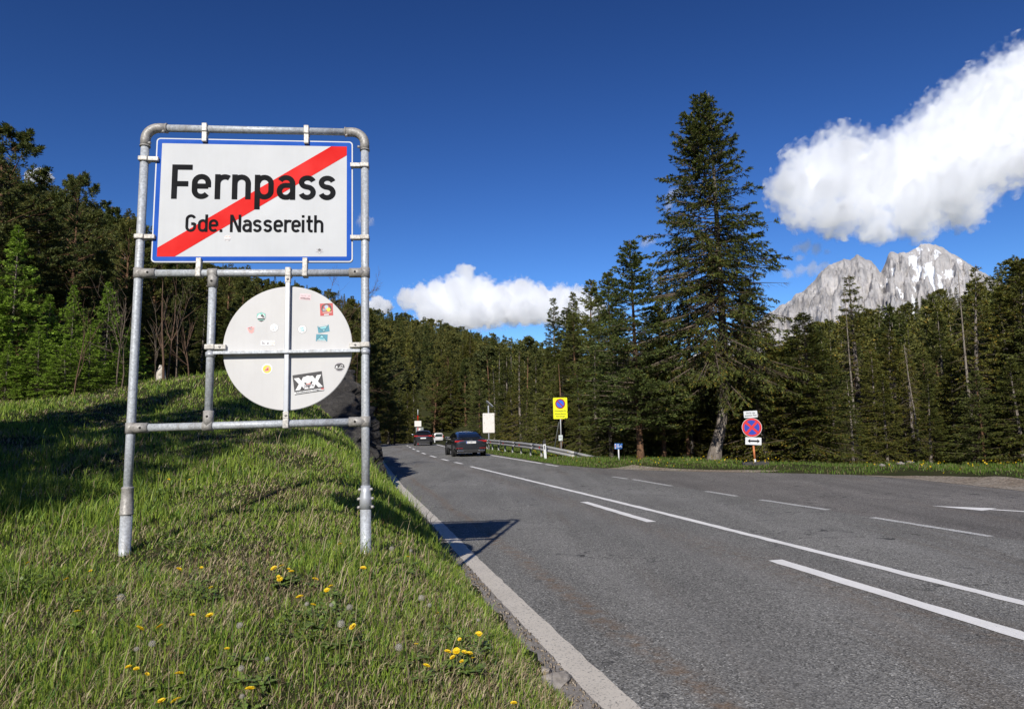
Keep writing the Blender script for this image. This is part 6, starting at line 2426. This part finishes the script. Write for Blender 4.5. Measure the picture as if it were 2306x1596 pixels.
# roadside marker posts
def delineator(loc, label, rz=0.0, lean=0.0, group=None):
    e = empty('marker_post', loc, rz, label, 'marker post', group)
    e.rotation_euler = (0, lean, rz)
    b = MB()
    b.slab(rrect(-.06, .06, -.2, .88, .01), -.03, .03)
    b.part('body', m_rim, e)
    MB().slab([(-.062, .74), (.062, .74), (.062, .98), (-.062, .90)], -.033, .033).part('cap', m_capb, e)
    MB().slab(rrect(-.022, .022, .50, .68, .01), -.0335, -.031).part('reflector', m_capb, e)
    return e


g = ground(1228.5, 1035.5)
delineator((g[0], g[1], 0.0), 'white roadside marker post with black cap in front of the guardrail', .05, -.05)
for px, py, lb in ((839, 842, None), (857, 990, 'small white marker post at the left edge of the bend'), (979, 983, 'small white marker post beside the white van')):
    if lb is None:
        continue
    Y_ = 88 if px < 900 else 112
    q = at_y(px, py, Y_)
    delineator((float(q[0]), Y_, tz(float(q[0]), Y_) + .02), lb)

# kilometre sign
g = ground(1394, 1040, .1)
x_, Y_ = float(g[0]), float(g[1])
e = empty('kilometre_sign', (x_, Y_, tz(x_, Y_)), face_cam(x_, Y_), 'small blue kilometre sign on a thin white post in the verge', 'sign')
gz = tz(x_, Y_)
zt_ = float(at_y(1394, 998, Y_)[2]) - gz; zb_ = float(at_y(1394, 1010.5, Y_)[2]) - gz
wd = 17.5 / IF * Y_ / 2
b_ = MB().slab(rrect(-wd, wd, zb_, zt_, .012), -.012, 0).part('plate', plain('km_blue', (.01, .12, .42), .5), e)
text_part('number', '10,', (zt_ - zb_) * .95, m_rim, b_, -.01, -.014, (zb_ + zt_) / 2, wd * .62)
text_part('number', '476', (zt_ - zb_) * .62, m_rim, b_, wd * .60, -.014, (zb_ + zt_) / 2 - .012, wd * .60)
MB().box(-wd + .015, -wd * .62, -.0145, -.013, zb_ + .02, zt_ - .02).part('white_bar', m_rim, b_)
MB().box(-wd + .025, -wd * .68, -.017, -.0155, zb_ + .05, zt_ - .05).part('crest', plain('crest_red', (.35, .05, .05), .5), b_)
MB().tube([(0, .03, -.3), (0, .03, zt_ - .03)], .028, 10).part('post', m_rim, e)

# round no-stopping sign
g = ground(1701, 1047, .12)
x_, Y_ = float(g[0]), float(g[1])
gz = tz(x_, Y_)
e = empty('no_stopping_sign', (x_, Y_, gz), face_cam(x_, Y_), 'round red and blue no-stopping sign with two white plates on a rubber foot', 'sign')
e.rotation_euler = (0, -.035, face_cam(x_, Y_))
zc_ = float(at_y(1700, 962, Y_)[2]) - gz
R_ = 21.3 / IF * Y_
dk = MB().slab(circ(0, zc_, R_, 40), -.012, 0).part('round_plate', m_rim, e)
MB().slab(circ(0, zc_, R_ * .965, 40), -.015, -.0125).part('red_disc', plain('bright_red', (.58, .010, .012), .5), dk)
for k in range(4):
    a = math.radians(90 * k)
    seg = [(math.cos(t_) * R_ * .76, math.sin(t_) * R_ * .76) for t_ in np.linspace(a - math.radians(45) + .17, a + math.radians(45) - .17, 10)]
    seg = [(0 + .17 * R_ * math.cos(a), .17 * R_ * math.sin(a))] + seg
    MB().slab([(p_[0], zc_ + p_[1]) for p_ in seg], -.018, -.0155).part('blue_field', plain('disc_blue', (.006, .035, .36), .5), dk)
zt2 = zc_ + R_ + .01
hh = 15 / IF * Y_
up_ = MB().slab(rrect(-R_ * .68, R_ * .68, zt2, zt2 + hh, .02), -.012, 0).part('upper_plate', m_rim, e)
text_part('text_line', 'Gilt für den', hh * .36, m_black, up_, 0, -.014, zt2 + hh * .70, R_ * .92)
text_part('text_line', 'gesamten Platz', hh * .36, m_black, up_, 0, -.014, zt2 + hh * .30, R_ * 1.2)
zl2 = zc_ - R_ - .01
hh = 16.5 / IF * Y_
ll = [(q[0], q[1] + 0) for q in rrect(-R_ * .80, R_ * .80, -hh, 0, .02)]
ll = rot(ll, 0.02, zl2, -.09)
lo_ = MB().slab(ll, -.012, 0).part('arrow_plate', m_rim, e)
ar = [(-.20, 0), (-.11, .075), (-.125, .028), (.125, .028), (.11, .075), (.20, 0), (.11, -.075), (.125, -.028), (-.125, -.028), (-.11, -.075)]
MB().slab(rot([(a * R_ / .33, b * R_ / .33) for a, b in ar], .02, zl2 - hh / 2, -.09), -.015, -.0125).part('arrow', m_black, lo_)
MB().tube([(0, .03, .62), (0, .03, zt2 + .12 + .12)], .022, 10).part('post', m_dkpost, e)
MB().tube([(0, .03, .18), (0, .03, .64)], .034, 10).part('orange_sleeve', m_orange, e)
MB().tube([(0, .03, .0), (0, .03, .19)], .038, 10).part('white_sleeve', m_rim, e)
MB().bbox(-.42, .42, -.20, .26, -.04, .10, .02).part('foot', m_rubber, e)
# ------------------------------------------------------------------ clouds: bodies of vapour, dense inside and frayed by turbulence at the rim, lit by sun and sky
sc.cycles.volume_bounces = 20
sc.cycles.max_bounces = 20
sc.cycles.volume_max_steps = 512


def math_node(t, op, a, b=None, c=None):
    n_ = N(t, 'ShaderNodeMath', operation=op)
    for k, v_ in enumerate((a, b, c)):
        if v_ is None:
            continue
        if hasattr(v_, 'is_output'):
            t.links.new(v_, n_.inputs[k])
        else:
            n_.inputs[k].default_value = v_
    return n_.outputs[0]


def cloud_mat(name, cores, S, dens, thr, soft, rag, step, ns):
    m = bpy.data.materials.new(name)
    m.use_nodes = True
    t = m.node_tree
    t.nodes.clear()
    mo = N(t, 'ShaderNodeOutputMaterial')
    sv = N(t, 'ShaderNodeVolumePrincipled')
    sv.inputs['Color'].default_value = (.968, .972, .982, 1)
    sv.inputs['Anisotropy'].default_value = 0.0
    t.links.new(sv.outputs[0], mo.inputs['Volume'])
    P = obj_co(t)
    f = None
    for c, r in cores:
        d = N(t, 'ShaderNodeVectorMath', operation='DISTANCE')
        t.links.new(P, d.inputs[0])
        d.inputs[1].default_value = tuple(c)
        g = math_node(t, 'MULTIPLY_ADD', d.outputs['Value'], -1.0 / r, 1.0)     # 1 in the middle, 0 at the radius
        f = g if f is None else math_node(t, 'SMOOTH_MAX', f, g, .12)
    vo = N(t, 'ShaderNodeTexVoronoi')
    vo.feature = 'SMOOTH_F1'
    vo.inputs['Scale'].default_value = 1.0 / (30 * S * ns)
    vo.inputs['Detail'].default_value = 1.0
    vo.inputs['Roughness'].default_value = .55
    vo.inputs['Lacunarity'].default_value = 2.2
    wn = noise(t, 1.0 / (34 * S * ns), 0, .5, P)
    ws = N(t, 'ShaderNodeVectorMath', operation='SCALE'); ws.inputs['Scale'].default_value = 22 * S * ns
    t.links.new(wn.outputs['Color'], ws.inputs[0])
    wa = N(t, 'ShaderNodeVectorMath', operation='ADD')
    t.links.new(P, wa.inputs[0]); t.links.new(ws.outputs[0], wa.inputs[1])
    t.links.new(wa.outputs[0], vo.inputs['Vector'])
    fb = noise(t, 1.0 / (26 * S * ns), 5, .62, P)
    f = math_node(t, 'MULTIPLY_ADD', vo.outputs['Distance'], -.55 * rag, f)
    f = math_node(t, 'MULTIPLY_ADD', fb.outputs[0], 1.0 * rag, f)
    mr = N(t, 'ShaderNodeMapRange', interpolation_type='SMOOTHSTEP')
    mr.inputs['From Min'].default_value = thr
    mr.inputs['From Max'].default_value = thr + soft
    mr.inputs['To Max'].default_value = dens
    t.links.new(f, mr.inputs['Value'])
    t.links.new(mr.outputs[0], sv.inputs['Density'])
    m.cycles.volume_step_rate = step
    return m


def cloud(cores, label, Dm, dens=.03, thr=.28, soft=.22, rag=1.0, grow=1.06, step=2.0, vox=None, ns=1.0):
    """cores: (px, py, radius in picture units, depth shift); the body stands Dm metres away"""
    S = Dm / IF
    org = at_y(cores[0][0], cores[0][1], Dm)
    cs = [(at_y(px, py, Dm + dz * S) - org, r * S) for px, py, r, dz in cores]
    bm = bmesh.new()
    bmesh.ops.create_icosphere(bm, subdivisions=3, radius=1)
    bv_ = np.array([q.co[:] for q in bm.verts]); bf_ = np.array([[q.index for q in f.verts] for f in bm.faces])
    bm.free()
    V_ = np.concatenate([bv_ * r * grow + c for c, r in cs])
    F_ = np.concatenate([bf_ + k * len(bv_) for k in range(len(cs))])
    mat = cloud_mat('cloud_vapour', cs, S, dens, thr, soft, rag, step, ns)
    me = mesh_tri('cloud', V_, F_, mat)
    tmp = bpy.data.objects.new('tmp', me)
    col.objects.link(tmp)
    md = tmp.modifiers.new('r', 'REMESH')
    md.mode = 'VOXEL'
    md.voxel_size = vox or max(min(r for c, r in cs) * .22, 12)
    dg = bpy.context.evaluated_depsgraph_get()
    dg.update()
    me2 = bpy.data.meshes.new_from_object(tmp.evaluated_get(dg))
    bpy.data.objects.remove(tmp)
    bpy.data.meshes.remove(me)
    me2.name = 'cloud'
    me2.materials.clear()
    me2.materials.append(mat)
    return ob('cloud', me2, label=label, cat='cloud', loc=tuple(org))


BIG = [(1785, 425, 70, 0), (1830, 395, 95, 40), (1890, 375, 105, 0), (1955, 390, 105, 0), (1860, 455, 78, -20), (2020, 385, 105, 40), (2080, 355, 115, 0), (2140, 310, 120, 20), (2200, 275, 135, 0), (2260, 240, 135, 60), (2330, 225, 160, 0), (2120, 410, 105, -30), (2230, 360, 105, -30), (2040, 455, 80, -20), (1945, 462, 75, 0), (2440, 240, 200, 0), (2310, 330, 110, 0), (1810, 470, 62, 0), (1885, 490, 62, 10), (1975, 498, 64, 0), (2070, 488, 70, 0), (2160, 455, 80, 0)]
MIDC = [(918, 672, 32, 0), (950, 672, 42, 0), (990, 668, 50, 10), (1032, 662, 57, 0), (1046, 618, 31, 0), (1085, 668, 57, 20), (1135, 680, 52, 0), (1172, 662, 46, 0), (1215, 676, 46, 0), (1262, 680, 48, 10), (1300, 682, 46, 0), (1335, 696, 40, 0)] + [(975 + 34 * k, 702 + 6 * math.sin(k * .7), 46, (k % 3 - 1) * 14) for k in range(11)]
cloud(BIG, 'huge white cumulus cloud towering over the grey mountain', 7000)
cloud(MIDC, 'white cumulus cloud with a small round turret above the wooded slope', 7600, ns=.6, rag=.8, thr=.24)
cloud([(850, 684, 26, 0), (868, 692, 22, 0), (832, 692, 22, 0)], 'small white cloud peeping over the ridge beside the right sign post', 7800, ns=.5, rag=.8)
cloud([(90, 394, 22, 0), (108, 402, 16, 0), (72, 400, 20, 0)], 'small white cloud behind the dark pines on the left', 7200, ns=.45, rag=.8)
for cores, lb in [
        ([(1790, 562, 16, 0), (1812, 556, 22, 0), (1838, 560, 20, 0), (1862, 567, 14, 0), (1800, 582, 14, 0)], 'thin cloud shred below the huge cumulus'),
        ([(1800, 610, 20, 0), (1830, 606, 24, 0), (1855, 600, 18, 0), (1775, 618, 18, 0)], 'thin cloud veil touching the left shoulder of the mountain'),
        ([(1512, 440, 20, 0), (1528, 432, 16, 0), (1505, 462, 16, 0)], 'thin cloud wisp left of the tallest spruce'),
        ([(1452, 548, 18, 0), (1466, 544, 13, 0)], 'tiny cloud wisp above the pine with pale shoots'),
        ([(815, 496, 20, 0), (832, 500, 15, 0)], 'tiny cloud wisp beside the right edge of the town sign')]:
    cloud(cores, lb, 7300, dens=.006, thr=.34, soft=.5, rag=1.2, ns=.6)
